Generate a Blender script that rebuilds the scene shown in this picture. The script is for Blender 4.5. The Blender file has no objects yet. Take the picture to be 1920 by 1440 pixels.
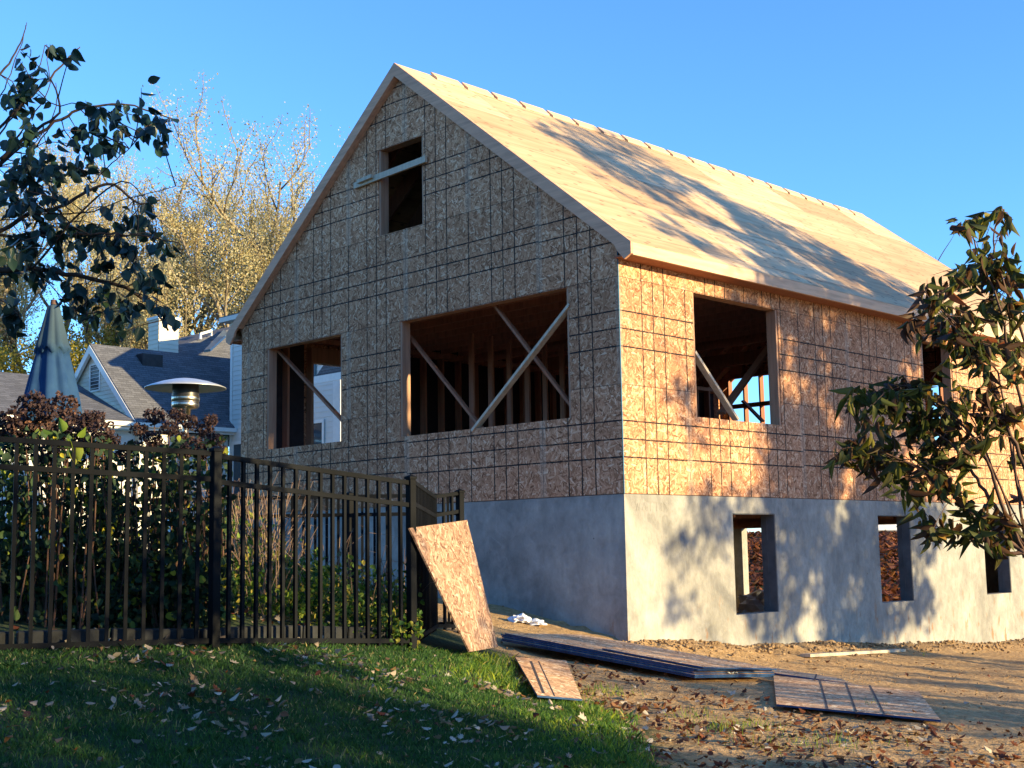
import bpy, math, random
import numpy as np
from mathutils import Vector, Matrix, noise

random.seed(7); RNG = np.random.default_rng(7)
SC = bpy.context.scene; COL = SC.collection
R_ = math.radians

# ------------------------------------------------------------------ camera
CP = np.array([9.254, -11.067, -0.590]); YAW, PIT, ROL, FPX = 0.780633, 0.126286, -0.017065, 2442.1
_f = np.array([-math.sin(YAW)*math.cos(PIT), math.cos(YAW)*math.cos(PIT), math.sin(PIT)])
_r = np.array([math.cos(YAW), math.sin(YAW), 0.0]); _u = np.cross(_r, _f)
CR = math.cos(ROL)*_r + math.sin(ROL)*_u; CU = -math.sin(ROL)*_r + math.cos(ROL)*_u
cam = bpy.data.cameras.new('camera'); cam.sensor_width = 36; cam.lens = FPX/1920*36
cam.clip_start = 0.1; cam.clip_end = 3000
camo = bpy.data.objects.new('camera', cam); COL.objects.link(camo)
M = Matrix([[CR[0], CU[0], -_f[0], CP[0]], [CR[1], CU[1], -_f[1], CP[1]], [CR[2], CU[2], -_f[2], CP[2]], [0, 0, 0, 1]])
camo.matrix_world = M; SC.camera = camo
# surveying helpers: from a measured photo position to the place in the scene where the thing stands
def ray(u, v): return (u-960)/FPX*CR + (720-v)/FPX*CU + _f
def at(u, v, d): return CP + ray(u, v)*d
def pl(u, v, ax, val):
    d = ray(u, v); i = 'xyz'.index(ax); return CP + d*((val-CP[i])/d[i])
def upright(u, vt, vb, d):
    """foot and top of a vertical thing"""
    T = at(u, vt, d); h = math.hypot(T[0]-CP[0], T[1]-CP[1]); rb = ray(u, vb)
    return np.array([T[0], T[1], CP[2] + rb[2]*h/math.hypot(rb[0], rb[1])]), T

# ------------------------------------------------------------------ sun and sky
SUN_AZ, SUN_EL = R_(20), R_(10.0)
SV = np.array([math.cos(SUN_EL)*math.cos(SUN_AZ), math.cos(SUN_EL)*math.sin(SUN_AZ), math.sin(SUN_EL)])
SR = np.array([-math.sin(SUN_AZ), math.cos(SUN_AZ), 0.0]); SU = np.cross(SV, SR)
ld = bpy.data.lights.new('sun', 'SUN'); ld.energy = 4.2; ld.angle = R_(0.6); ld.color = (1.0, 0.77, 0.39)
lo = bpy.data.objects.new('sun', ld); COL.objects.link(lo)
lo.rotation_euler = Vector(SV).to_track_quat('Z', 'Y').to_euler(); lo.location = (30, 10, 20)
W = bpy.data.worlds.new('World'); SC.world = W; W.use_nodes = True
nt = W.node_tree; bg = nt.nodes['Background']
sky = nt.nodes.new('ShaderNodeTexSky'); sky.sky_type = 'NISHITA'; sky.sun_disc = False
sky.sun_elevation = SUN_EL; sky.sun_rotation = R_(90-20); sky.air_density = 0.88; sky.dust_density = 0.0; sky.ozone_density = 5.4
nt.links.new(sky.outputs[0], bg.inputs[0]); bg.inputs[1].default_value = 0.15
SC.view_settings.view_transform = 'Standard'; SC.view_settings.look = 'None'
SC.view_settings.exposure = 1.68; SC.view_settings.gamma = 1

# ------------------------------------------------------------------ object helpers
def tag(o, label=None, cat=None, group=None, kind=None):
    if label: o['label'] = label
    if cat: o['category'] = cat
    if group: o['group'] = group
    if kind: o['kind'] = kind
    return o
def empty(name, loc, label, cat, group=None):
    o = bpy.data.objects.new(name, None); o.location = loc; o.empty_display_size = 0.2
    COL.objects.link(o); return tag(o, label, cat, group)
def link(name, me, mat, parent=None):
    if mat:
        for m in (mat if isinstance(mat, (list, tuple)) else [mat]): me.materials.append(m)
    o = bpy.data.objects.new(name, me); COL.objects.link(o)
    if parent:
        o.parent = parent; o.matrix_parent_inverse = parent_world(parent).inverted()
    return o
def parent_world(p):
    m = Matrix.Translation(p.location) @ p.rotation_euler.to_matrix().to_4x4()
    if p.parent: m = parent_world(p.parent) @ p.matrix_parent_inverse @ m
    return m
class MB:
    def __init__(s): s.v = []; s.f = []
    def add(s, vs, fs):
        o = len(s.v); s.v += [tuple(map(float, v)) for v in vs]; s.f += [tuple(i+o for i in f) for f in fs]; return s
    def box(s, a, b):
        (x0, y0, z0), (x1, y1, z1) = a, b
        x0, x1 = min(x0, x1), max(x0, x1); y0, y1 = min(y0, y1), max(y0, y1); z0, z1 = min(z0, z1), max(z0, z1)
        return s.add([(x0,y0,z0),(x1,y0,z0),(x1,y1,z0),(x0,y1,z0),(x0,y0,z1),(x1,y0,z1),(x1,y1,z1),(x0,y1,z1)],
                     [(0,3,2,1),(4,5,6,7),(0,1,5,4),(1,2,6,5),(2,3,7,6),(3,0,4,7)])
    def beam(s, p, q, w, t, up=(0, 0, 1), roll=0.0):
        """rectangular bar p->q; w along the side direction, t along the other"""
        p = Vector(p); q = Vector(q); d = (q-p).normalized(); u = Vector(up)
        if abs(d.dot(u)) > 0.99: u = Vector((0, 1, 0))
        a = d.cross(u).normalized(); b = a.cross(d).normalized()
        if roll:
            rm = Matrix.Rotation(roll, 3, d); a = rm @ a; b = rm @ b
        vs = []
        for c in (p, q):
            for sa, sb in ((-1,-1),(1,-1),(1,1),(-1,1)): vs.append(c + a*(w/2*sa) + b*(t/2*sb))
        return s.add(vs, [(3,2,1,0),(4,5,6,7),(0,1,5,4),(1,2,6,5),(2,3,7,6),(3,0,4,7)])
    def tube(s, pts, rad, n=6):
        pts = [Vector(p) for p in pts]; rings = []
        a = None
        for i, p in enumerate(pts):
            d = (pts[min(i+1, len(pts)-1)] - pts[max(i-1, 0)])
            d = d.normalized() if d.length > 1e-9 else Vector((0, 0, 1))
            if a is None:
                a = d.cross(Vector((0.31, 0.17, 0.93)))
                a = a.normalized() if a.length > 1e-3 else Vector((1, 0, 0))
            else:
                a = (a - d*a.dot(d)); a = a.normalized() if a.length > 1e-6 else d.orthogonal().normalized()
            b = d.cross(a); r = rad[i] if hasattr(rad, '__len__') else rad
            rings.append([p + (a*math.cos(2*math.pi*k/n) + b*math.sin(2*math.pi*k/n))*r for k in range(n)])
        vs = [v for ring in rings for v in ring]; fs = []
        for i in range(len(pts)-1):
            for k in range(n): fs.append((i*n+k, i*n+(k+1) % n, (i+1)*n+(k+1) % n, (i+1)*n+k))
        fs.append(tuple(range(n-1, -1, -1))); fs.append(tuple((len(pts)-1)*n+k for k in range(n)))
        return s.add(vs, fs)
    def prism(s, poly, vec):
        """extrude a planar polygon by vec"""
        n = len(poly); v = Vector(vec)
        vs = [Vector(p) for p in poly] + [Vector(p)+v for p in poly]
        fs = [tuple(range(n)), tuple(range(2*n-1, n-1, -1))] + [(i, i+n, (i+1) % n + n, (i+1) % n) for i in range(n)]
        return s.add(vs, fs)
    def lathe(s, prof, c, n=32):
        vs = []; fs = []
        for r, z in prof:
            for k in range(n):
                a = 2*math.pi*k/n; vs.append((c[0]+r*math.cos(a), c[1]+r*math.sin(a), c[2]+z))
        for i in range(len(prof)-1):
            for k in range(n): fs.append((i*n+k, i*n+(k+1) % n, (i+1)*n+(k+1) % n, (i+1)*n+k))
        return s.add(vs, fs)
    def mesh(s, name, smooth=False, bevel=0):
        me = bpy.data.meshes.new(name); me.from_pydata(s.v, [], s.f)
        import bmesh
        bm = bmesh.new(); bm.from_mesh(me); bmesh.ops.recalc_face_normals(bm, faces=bm.faces)
        if bevel: bmesh.ops.bevel(bm, geom=bm.edges[:], offset=bevel, segments=1, affect='EDGES')
        bm.to_mesh(me); bm.free()
        if smooth: me.polygons.foreach_set('use_smooth', [True]*len(me.polygons))
        return me
    def build(s, name, mat, parent=None, smooth=False, bevel=0):
        return link(name, s.mesh(name, smooth, bevel), mat, parent)
def quads_mesh(name, V, nper=4, smooth=False, var=None):
    """V: (N, nper, 3) array -> N polygons; var: per-polygon value kept in attribute 'var'"""
    V = np.asarray(V, dtype=np.float32); N = V.shape[0]
    me = bpy.data.meshes.new(name); me.vertices.add(N*nper); me.vertices.foreach_set('co', V.reshape(-1))
    me.loops.add(N*nper); me.loops.foreach_set('vertex_index', np.arange(N*nper, dtype=np.int32))
    me.polygons.add(N); me.polygons.foreach_set('loop_start', np.arange(0, N*nper, nper, dtype=np.int32))
    if var is not None:
        a = me.attributes.new('var', 'FLOAT', 'FACE'); a.data.foreach_set('value', np.asarray(var, dtype=np.float32))
    me.update(); me.validate()
    return me
def indexed_mesh(name, V, F, var=None, smooth=False):
    V = np.asarray(V, np.float32); F = np.asarray(F, np.int32); k = F.shape[1]
    me = bpy.data.meshes.new(name); me.vertices.add(len(V)); me.vertices.foreach_set('co', V.reshape(-1))
    me.loops.add(F.size); me.loops.foreach_set('vertex_index', F.reshape(-1))
    me.polygons.add(len(F)); me.polygons.foreach_set('loop_start', np.arange(0, F.size, k, dtype=np.int32))
    if var is not None:
        a = me.attributes.new('var', 'FLOAT', 'FACE'); a.data.foreach_set('value', np.asarray(var, dtype=np.float32))
    if smooth: me.polygons.foreach_set('use_smooth', np.ones(len(F), bool))
    me.update(); me.validate(); return me

# ------------------------------------------------------------------ material helpers
class N:
    def __init__(s, name):
        s.m = bpy.data.materials.new(name); s.m.use_nodes = True; s.t = s.m.node_tree
        s.b = s.t.nodes['Principled BSDF']; s.b.inputs['Roughness'].default_value = 0.8
        try: s.b.inputs['Specular IOR Level'].default_value = 0.25
        except Exception: pass
    def n(s, typ, ins=None, **kw):
        nd = s.t.nodes.new(typ)
        for k, v in kw.items(): setattr(nd, k, v)
        for k, v in (ins or {}).items(): s.set(nd.inputs[k], v)
        return nd
    def set(s, sock, v):
        if isinstance(v, bpy.types.NodeSocket): s.t.links.new(v, sock)
        elif isinstance(v, bpy.types.Node): s.t.links.new(v.outputs[0], sock)
        else:
            if hasattr(sock.default_value, '__len__') and not hasattr(v, '__len__'): v = (v,)*len(sock.default_value)
            if hasattr(sock.default_value, '__len__') and len(sock.default_value) == 4 and len(v) == 3: v = (*v, 1)
            sock.default_value = v
    def math(s, op, a, b=0.0, c=None, clamp=False):
        nd = s.t.nodes.new('ShaderNodeMath'); nd.operation = op; nd.use_clamp = clamp
        s.set(nd.inputs[0], a); s.set(nd.inputs[1], b)
        if c is not None: s.set(nd.inputs[2], c)
        return nd.outputs[0]
    def mix(s, f, a, b, mode='MIX'):
        nd = s.t.nodes.new('ShaderNodeMix'); nd.data_type = 'RGBA'; nd.blend_type = mode
        s.set(nd.inputs[0], f); s.set(nd.inputs[6], a); s.set(nd.inputs[7], b); return nd.outputs[2]
    def ramp(s, f, stops, interp='LINEAR'):
        nd = s.t.nodes.new('ShaderNodeValToRGB'); cr = nd.color_ramp; cr.interpolation = interp
        while len(cr.elements) < len(stops): cr.elements.new(0.5)
        for e, (p, c) in zip(cr.elements, stops):
            e.position = p; e.color = (*c, 1) if hasattr(c, '__len__') else (c, c, c, 1)
        s.set(nd.inputs[0], f); return nd.outputs[0]
    def obj(s): return s.n('ShaderNodeTexCoord').outputs['Object']
    def sep(s, v): nd = s.n('ShaderNodeSeparateXYZ', {0: v}); return nd.outputs
    def comb(s, x, y, z): return s.n('ShaderNodeCombineXYZ', {0: x, 1: y, 2: z}).outputs[0]
    def noise(s, vec, scale, detail=4, rough=0.55, out=0):
        return s.n('ShaderNodeTexNoise', {'Vector': vec, 'Scale': scale, 'Detail': detail, 'Roughness': rough}).outputs[out]
    def mapping(s, vec, scale=(1,1,1), rot=(0,0,0), loc=(0,0,0)):
        return s.n('ShaderNodeMapping', {'Vector': vec, 'Scale': scale, 'Rotation': rot, 'Location': loc}).outputs[0]
    def bump(s, h, strength=0.3, dist=0.01):
        nd = s.n('ShaderNodeBump', {'Height': h, 'Strength': strength, 'Distance': dist}); s.t.links.new(nd.outputs[0], s.b.inputs['Normal'])
    def col(s, c): s.set(s.b.inputs['Base Color'], c); return s
    def rough(s, r): s.set(s.b.inputs['Roughness'], r); return s

def simple(name, c, rough=0.6, metal=0.0, spec=0.25, nscale=8, namt=0.15, bump=0.0, bscale=30):
    m = N(name); o = m.obj(); nz = m.noise(o, nscale, 5)
    dark = tuple(x*(1-namt) for x in c); lite = tuple(min(1, x*(1+namt)) for x in c)
    m.col(m.ramp(nz, [(0.3, dark), (0.7, lite)])); m.rough(rough); m.b.inputs['Metallic'].default_value = metal
    m.b.inputs['Specular IOR Level'].default_value = spec
    if bump: m.bump(m.noise(o, bscale, 4), bump, 0.01)
    return m.m

def osb_material(name, axis, lines=True, tint=1.0, grey=0.0, gm=1.0):
    """strand board: four layers of long flat flakes lying over each other, with the printed nailing lines and the seams between sheets"""
    def k3(*c):
        a = sum(c)/3; c = (c[0], c[1]*gm, c[2]*gm**.3); return tuple((v*(1-grey)+a*grey)*tint for v in c)
    m = N(name); x, y, z = m.sep(m.obj())
    u = {'xz': m.math('MULTIPLY', x, -1.0), 'yz': y, 'xy': x}[axis]; v = z if axis != 'xy' else y
    uv = m.comb(u, v, 0)
    S = 1.2192
    row = m.math('FLOOR', m.math('DIVIDE', v, S))
    odd = m.math('SUBTRACT', 1.0, m.math('ABSOLUTE', m.math('MODULO', row, 2.0)))
    us = m.math('ADD', u, m.math('MULTIPLY', odd, S))
    sh = m.math('FLOOR', m.math('DIVIDE', us, 2*S))
    wn = m.n('ShaderNodeTexWhiteNoise', {'Vector': m.comb(row, sh, 3.0)}, noise_dimensions='3D')
    H = None; G = None
    for k, ang in enumerate((0.15, 0.95, 1.75, 2.5)):
        vec = m.mapping(uv, rot=(0, 0, ang), loc=(k*3.7, k*1.9, 0))
        wob = m.noise(vec, 6.0, 2); 
        vec = m.n('ShaderNodeVectorMath', {0: vec, 1: m.comb(0, m.math('MULTIPLY', wob, 0.03), 0)}, operation='ADD').outputs[0]
        vec = m.mapping(vec, scale=(13, 58, 1))
        vo = m.n('ShaderNodeTexVoronoi', {'Vector': vec, 'Scale': 1.0, 'Randomness': 1.0}, voronoi_dimensions='2D')
        c = m.n('ShaderNodeSeparateColor', {0: vo.outputs['Color']})
        h, g = c.outputs[0], c.outputs[1]
        if H is None: H, G = h, g
        else:
            t = m.math('GREATER_THAN', h, H)
            G = m.math('ADD', m.math('MULTIPLY', G, m.math('SUBTRACT', 1.0, t)), m.math('MULTIPLY', g, t)); H = m.math('MAXIMUM', H, h)
    c = m.ramp(G, [(0.0, k3(.20, .085, .042)), (0.22, k3(.37, .175, .092)), (0.6, k3(.53, .265, .148)), (0.86, k3(.63, .36, .215)), (1.0, k3(.76, .53, .365))])
    c = m.mix(m.math('MULTIPLY', m.noise(uv, 1.3, 4), 0.55), c, m.mix(1.0, c, (0.80, 0.70, 0.60), 'MULTIPLY'))
    val = m.ramp(wn.outputs[0], [(0.0, 0.78), (1.0, 1.14)])
    c = m.mix(1.0, c, val, 'MULTIPLY')
    if lines:
        jit = m.math('MULTIPLY', m.math('SUBTRACT', wn.outputs[0], 0.5), 0.06)
        mu = m.math('MODULO', us, S); mv = m.math('ADD', m.math('MODULO', m.math('ADD', v, 12*S), S), jit)
        wob = m.math('MULTIPLY', m.math('SUBTRACT', m.noise(uv, 9, 2), 0.5), 0.006)
        msk = None
        for src in (mu, mv):
            for p in (0.4064, 0.6096, 0.8128):
                d = m.math('ABSOLUTE', m.math('ADD', m.math('SUBTRACT', src, p), wob))
                l = m.math('LESS_THAN', d, 0.0088); msk = l if msk is None else m.math('MAXIMUM', msk, l)
        # the line in the middle of each sheet (48 in) and the open seams at its ends and edges
        mid = m.math('LESS_THAN', m.math('ABSOLUTE', m.math('SUBTRACT', m.math('MODULO', us, 2*S), S)), 0.0088)
        msk = m.math('MAXIMUM', msk, mid)
        wear = m.ramp(m.noise(uv, 14, 3), [(0.34, 0.7), (0.5, 1.0)])
        c = m.mix(m.math('MULTIPLY', msk, wear), c, (0.012, 0.011, 0.012))
        e1 = m.math('ABSOLUTE', m.math('SUBTRACT', m.math('MODULO', m.math('ADD', us, S), 2*S), S))
        e2 = m.math('ABSOLUTE', m.math('SUBTRACT', m.math('MODULO', m.math('ADD', m.math('ADD', v, 12*S), S/2), S), S/2))
        seam = m.math('LESS_THAN', m.math('MINIMUM', e1, e2), 0.0035)
        c = m.mix(m.math('MULTIPLY', seam, 0.9), c, (0.03, 0.024, 0.02))
        pale = m.math('LESS_THAN', e1, 0.05)
        c = m.mix(m.math('MULTIPLY', pale, 0.22), c, (0.46, 0.38, 0.30))
    m.col(c); m.rough(0.82); m.bump(H, 0.2, 0.004)
    return m.m

MAT = {}
MAT['osb_gable'] = osb_material('osb_gable', 'xz')
MAT['osb_side'] = osb_material('osb_side', 'yz')
MAT['osb_loose'] = osb_material('osb_loose', 'xy', lines=False, tint=1.15)

def wood(name, c, along=0, knots=True, scale=1.0):
    m = N(name); o = m.obj(); sc = [22*scale]*3; sc[along] = 1.6*scale
    g = m.noise(m.mapping(o, scale=tuple(sc)), 1.0, 5, 0.6)
    col = m.ramp(g, [(0.3, tuple(x*0.72 for x in c)), (0.52, c), (0.72, tuple(min(1, x*1.2) for x in c))])
    col = m.mix(m.math('MULTIPLY', m.noise(o, 1.7, 3), 0.4), col, tuple(x*0.75 for x in c))
    if knots:
        vo = m.n('ShaderNodeTexVoronoi', {'Vector': o, 'Scale': 3.1}); k = m.ramp(vo.outputs[0], [(0.03, 1.0), (0.07, 0.0)])
        col = m.mix(m.math('MULTIPLY', k, 0.7), col, (0.09, 0.04, 0.02))
    m.col(col); m.rough(0.7); m.bump(g, 0.15, 0.003); return m.m
MAT['lumber'] = wood('lumber', (0.40, 0.23, 0.15), 2)
MAT['lumber_in'] = wood('lumber_inside', (0.48, 0.24, 0.16), 2)
MAT['felt'] = simple('building_paper', (0.035, 0.03, 0.035), 0.9)  # near-black colour standing in for shade inside the left wall
MAT['lumber_pale'] = wood('lumber_pale', (0.50, 0.42, 0.32), 2)
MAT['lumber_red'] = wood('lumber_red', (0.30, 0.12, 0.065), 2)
MAT['trim_board'] = wood('trim_board', (0.62, 0.41, 0.27), 1, knots=False)
MAT['trim_rake'] = wood('trim_rake', (0.62, 0.34, 0.22), 0, knots=False)

def ply():
    m = N('roof_plywood'); o = m.obj(); x, y, z = m.sep(o)
    g = m.noise(m.mapping(o, scale=(9, 0.9, 9)), 1.0, 6, 0.62)
    col = m.ramp(g, [(0.28, (0.42, 0.285, 0.165)), (0.5, (0.56, 0.405, 0.245)), (0.72, (0.66, 0.505, 0.33))])
    # small dark boat-shaped patches and knots in the face veneer
    vo = m.n('ShaderNodeTexVoronoi', {'Vector': m.mapping(o, scale=(9, 3.2, 1)), 'Scale': 1.0}, voronoi_dimensions='2D')
    k = m.ramp(vo.outputs[0], [(0.08, 1.0), (0.17, 0.0)])
    sel = m.n('ShaderNodeSeparateColor', {0: vo.outputs['Color']}).outputs[0]
    k = m.math('MULTIPLY', k, m.math('GREATER_THAN', sel, 0.55))
    col = m.mix(m.math('MULTIPLY', k, 0.75), col, (0.16, 0.085, 0.05))
    # sheets 8 ft along the ridge, 4 ft up the slope (1.27 m on plan 0.955)
    row = m.math('FLOOR', m.math('DIVIDE', m.math('ADD', x, 20.0), 0.955))
    ys = m.math('ADD', y, m.math('MULTIPLY', m.math('MODULO', row, 2.0), 1.2192))
    sh = m.math('FLOOR', m.math('DIVIDE', m.math('ADD', ys, 24.384), 2.4384))
    wn = m.n('ShaderNodeTexWhiteNoise', {'Vector': m.comb(row, sh, 1.0)}, noise_dimensions='3D')
    col = m.mix(1.0, col, m.ramp(wn.outputs[0], [(0, (0.76, 0.68, 0.60)), (1, (1.10, 1.07, 1.03))]), 'MULTIPLY')
    e1 = m.math('ABSOLUTE', m.math('SUBTRACT', m.math('MODULO', m.math('ADD', ys, 24.384+1.2192), 2.4384), 1.2192))
    e2 = m.math('ABSOLUTE', m.math('SUBTRACT', m.math('MODULO', m.math('ADD', x, 20.0+0.4775), 0.955), 0.4775))
    seam = m.math('LESS_THAN', m.math('MINIMUM', e1, e2), 0.007)
    col = m.mix(m.math('MULTIPLY', seam, 0.7), col, (0.2, 0.12, 0.07))
    m.col(col); m.rough(0.6); m.bump(g, 0.12, 0.004); return m.m
MAT['ply'] = ply()

def concrete():
    m = N('foundation_concrete'); o = m.obj()
    a = m.noise(o, 0.9, 6, 0.6); b = m.noise(m.mapping(o, scale=(1, 1, 0.6)), 7, 6, 0.65)
    w = m.noise(m.n('ShaderNodeVectorMath', {0: o, 1: m.n('ShaderNodeVectorMath', {0: m.noise(o, 2.0, 3, out=1), 1: (0.9, 0.9, 0.9)}, operation='MULTIPLY').outputs[0]}, operation='ADD').outputs[0], 3.0, 5)
    col = m.ramp(a, [(0.3, (0.15, 0.15, 0.145)), (0.52, (0.255, 0.25, 0.235)), (0.72, (0.37, 0.36, 0.33))])
    col = m.mix(0.5, col, m.mix(1.0, col, m.ramp(b, [(0.3, 0.55), (0.7, 1.3)]), 'MULTIPLY'))
    col = m.mix(m.ramp(w, [(0.50, 0.0), (0.6, 0.10), (0.70, 0.0)]), col, (0.62, 0.6, 0.56))
    # earth splashed up the wall foot
    z = m.sep(o)[2]; sp = m.math('MULTIPLY', m.ramp(m.noise(m.mapping(o, scale=(1,1,0.45)), 9, 4), [(0.60, 0), (0.66, 1)]), m.ramp(z, [(0.0, 0.0), (1.0, 1.0)]))
    hgt = m.n('ShaderNodeMapRange', {0: z, 1: -1.9, 2: -1.0, 3: 1.0, 4: 0.0}).outputs[0]
    sp = m.math('MULTIPLY', m.ramp(m.noise(m.mapping(o, scale=(1,1,0.45)), 8, 4), [(0.60, 0), (0.67, 1)]), hgt)
    col = m.mix(m.math('MULTIPLY', sp, 0.8), col, (0.23, 0.12, 0.055))
    pin = m.n('ShaderNodeTexVoronoi', {'Vector': o, 'Scale': 3.3}).outputs[0]
    col = m.mix(m.ramp(pin, [(0.025, 0.7), (0.04, 0.0)]), col, (0.08, 0.07, 0.06))
    m.col(col); m.rough(0.8); m.bump(m.math('ADD', b, m.math('MULTIPLY', w, 0.6)), 0.6, 0.03); return m.m
MAT['concrete'] = concrete()
MAT['line_grey'] = simple('faded_line', (0.09, 0.075, 0.07), 0.8)
MAT['scratch'] = simple('scratched_concrete', (0.235, 0.23, 0.215), 0.9)
MAT['form_grey'] = simple('foam_form_grey', (0.12, 0.125, 0.135), 0.8, nscale=5, namt=0.25)
MAT['tape'] = simple('blue_edge', (0.03, 0.13, 0.22), 0.5, namt=0.3)
MAT['edge_blue'] = simple('painted_edge_blue', (0.016, 0.055, 0.15), 0.5, namt=0.4)
MAT['edge_white'] = simple('edge_print_white', (0.6, 0.62, 0.6), 0.6)
MAT['black_metal'] = simple('black_powder_coat', (0.006, 0.007, 0.009), 0.6, spec=0.05, nscale=3, namt=0.35, bump=0.05, bscale=60)
MAT['white_trim'] = simple('white_trim', (0.66, 0.66, 0.64), 0.5, namt=0.06)
MAT['siding'] = simple('vinyl_siding_cream', (0.60, 0.55, 0.45), 0.55, namt=0.05, nscale=2)
MAT['siding_grey'] = simple('vinyl_siding_pale', (0.58, 0.57, 0.54), 0.55, namt=0.05, nscale=2)
MAT['shutter'] = simple('blue_grey_shutter', (0.05, 0.10, 0.13), 0.5)
def glass_dark():
    m = N('window_glass'); m.col((0.03, 0.045, 0.06)); m.rough(0.06); m.b.inputs['Specular IOR Level'].default_value = 0.7; return m.m
MAT['glass'] = glass_dark()
def shingle(name, c):
    m = N(name); x, y, z = m.sep(m.obj())
    q = m.comb(m.math('ADD', y, 0.0), m.math('MULTIPLY', z, 1.0), 0)
    bt = m.n('ShaderNodeTexBrick', {'Vector': q, 'Color1': (*[k*0.8 for k in c], 1), 'Color2': (*[k*1.2 for k in c], 1), 'Mortar': (*[k*0.45 for k in c], 1), 'Scale': 1.0, 'Mortar Size': 0.006, 'Brick Width': 0.31, 'Row Height': 0.075, 'Bias': 0.0})
    bt.offset = 0.37; n = m.noise(m.comb(x, y, z), 25, 3)
    m.col(m.mix(1.0, bt.outputs[0], m.ramp(n, [(0.3, 0.75), (0.7, 1.2)]), 'MULTIPLY')); m.rough(0.9); m.bump(bt.outputs[1], -0.4, 0.01); return m.m
MAT['shingle'] = shingle('asphalt_shingle', (0.108, 0.112, 0.128))
MAT['sky_glass'] = simple('skylight_blind', (0.16, 0.20, 0.20), 0.3)
MAT['terracotta'] = simple('terracotta', (0.45, 0.16, 0.06), 0.8)
MAT['steel'] = simple('brushed_steel', (0.55, 0.5, 0.42), 0.28, metal=1.0, namt=0.1)
MAT['steel_dark'] = simple('dark_mesh_steel', (0.05, 0.05, 0.055), 0.4, metal=0.7)
MAT['dome_metal'] = simple('dome_aluminium', (0.62, 0.64, 0.66), 0.35, metal=0.6, namt=0.08)

def umbrella_mat():
    m = N('umbrella_canvas'); o = m.obj(); z = m.sep(o)[2]
    t = m.n('ShaderNodeMapRange', {0: m.math('ADD', z, m.math('MULTIPLY', m.noise(o, 4, 3), 0.12)), 1: 0.55, 2: 1.85, 3: 0.0, 4: 1.0}).outputs[0]
    # sun-faded cloth: pale at the crown, strong blue lower, bleached again in patches
    c = m.ramp(t, [(0.0, (0.008, 0.05, 0.13)), (0.12, (0.006, 0.042, 0.12)), (0.25, (0.003, 0.030, 0.11)), (0.6, (0.003, 0.026, 0.09)), (0.68, (0.022, 0.04, 0.06)), (1.0, (0.04, 0.055, 0.062))])
    c = m.mix(m.math('MULTIPLY', m.noise(o, 9, 3), 0.35), c, (0.05, 0.12, 0.2)); m.col(c); m.rough(0.85); return m.m
MAT['umbrella'] = umbrella_mat()

def leafmat(name, stops, transl=0.35, rough=0.5, attr='var'):
    m = N(name); a = m.n('ShaderNodeAttribute', attribute_name=attr)
    c = m.ramp(a.outputs['Fac'], stops); m.col(c); m.rough(rough)
    tr = m.n('ShaderNodeBsdfTranslucent', {0: m.mix(1.0, c, (1.25, 1.2, 0.8), 'MULTIPLY')})
    mx = m.n('ShaderNodeMixShader', {0: transl}); out = m.t.nodes['Material Output']
    m.t.links.new(m.b.outputs[0], mx.inputs[1]); m.t.links.new(tr.outputs[0], mx.inputs[2]); m.t.links.new(mx.outputs[0], out.inputs[0]); return m.m
MAT['leaf_dark'] = leafmat('dark_green_leaf', [(0, (0.010, 0.026, 0.028)), (0.7, (0.018, 0.045, 0.040)), (1, (0.04, 0.075, 0.03))], 0.15, 0.35)
MAT['leaf_dogwood'] = leafmat('dogwood_leaf', [(0, (0.05, 0.022, 0.014)), (0.35, (0.095, 0.048, 0.022)), (0.5, (0.055, 0.07, 0.018)), (0.78, (0.10, 0.11, 0.025)), (0.92, (0.24, 0.20, 0.03)), (1, (0.32, 0.11, 0.03))], 0.42, 0.6)
MAT['leaf_maple'] = leafmat('pale_autumn_leaf', [(0, (0.32, 0.23, 0.12)), (0.35, (0.50, 0.42, 0.23)), (0.7, (0.62, 0.57, 0.37)), (1, (0.76, 0.73, 0.57))], 0.55, 0.55)
MAT['leaf_yellow'] = leafmat('yellow_green_leaf', [(0, (0.10, 0.13, 0.02)), (0.4, (0.26, 0.24, 0.04)), (0.8, (0.42, 0.34, 0.07)), (1, (0.40, 0.20, 0.06))], 0.4, 0.55)
MAT['leaf_hydrangea'] = leafmat('hydrangea_leaf', [(0, (0.014, 0.028, 0.018)), (0.55, (0.03, 0.06, 0.03)), (0.88, (0.06, 0.105, 0.035)), (0.93, (0.2, 0.24, 0.03)), (1, (0.42, 0.36, 0.03))], 0.3, 0.75)
MAT['flower_dry'] = leafmat('dried_flower', [(0, (0.018, 0.012, 0.016)), (0.5, (0.05, 0.030, 0.034)), (0.85, (0.10, 0.055, 0.045)), (1, (0.24, 0.11, 0.05))], 0.2, 0.8)
MAT['cover_green'] = leafmat('groundcover_leaf', [(0, (0.02, 0.055, 0.015)), (0.35, (0.06, 0.14, 0.025)), (0.7, (0.20, 0.28, 0.035)), (1, (0.42, 0.32, 0.07))], 0.45, 0.5)
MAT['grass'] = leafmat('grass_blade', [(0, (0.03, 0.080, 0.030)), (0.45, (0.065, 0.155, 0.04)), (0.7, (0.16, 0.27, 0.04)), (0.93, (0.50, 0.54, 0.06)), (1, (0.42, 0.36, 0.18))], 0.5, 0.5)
MAT['litter'] = leafmat('fallen_leaf', [(0, (0.07, 0.022, 0.012)), (0.3, (0.17, 0.055, 0.02)), (0.5, (0.22, 0.11, 0.04)), (0.62, (0.19, 0.135, 0.085)), (0.8, (0.36, 0.29, 0.21)), (0.93, (0.52, 0.46, 0.37)), (1, (0.42, 0.30, 0.04))], 0.2, 0.6)
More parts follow.
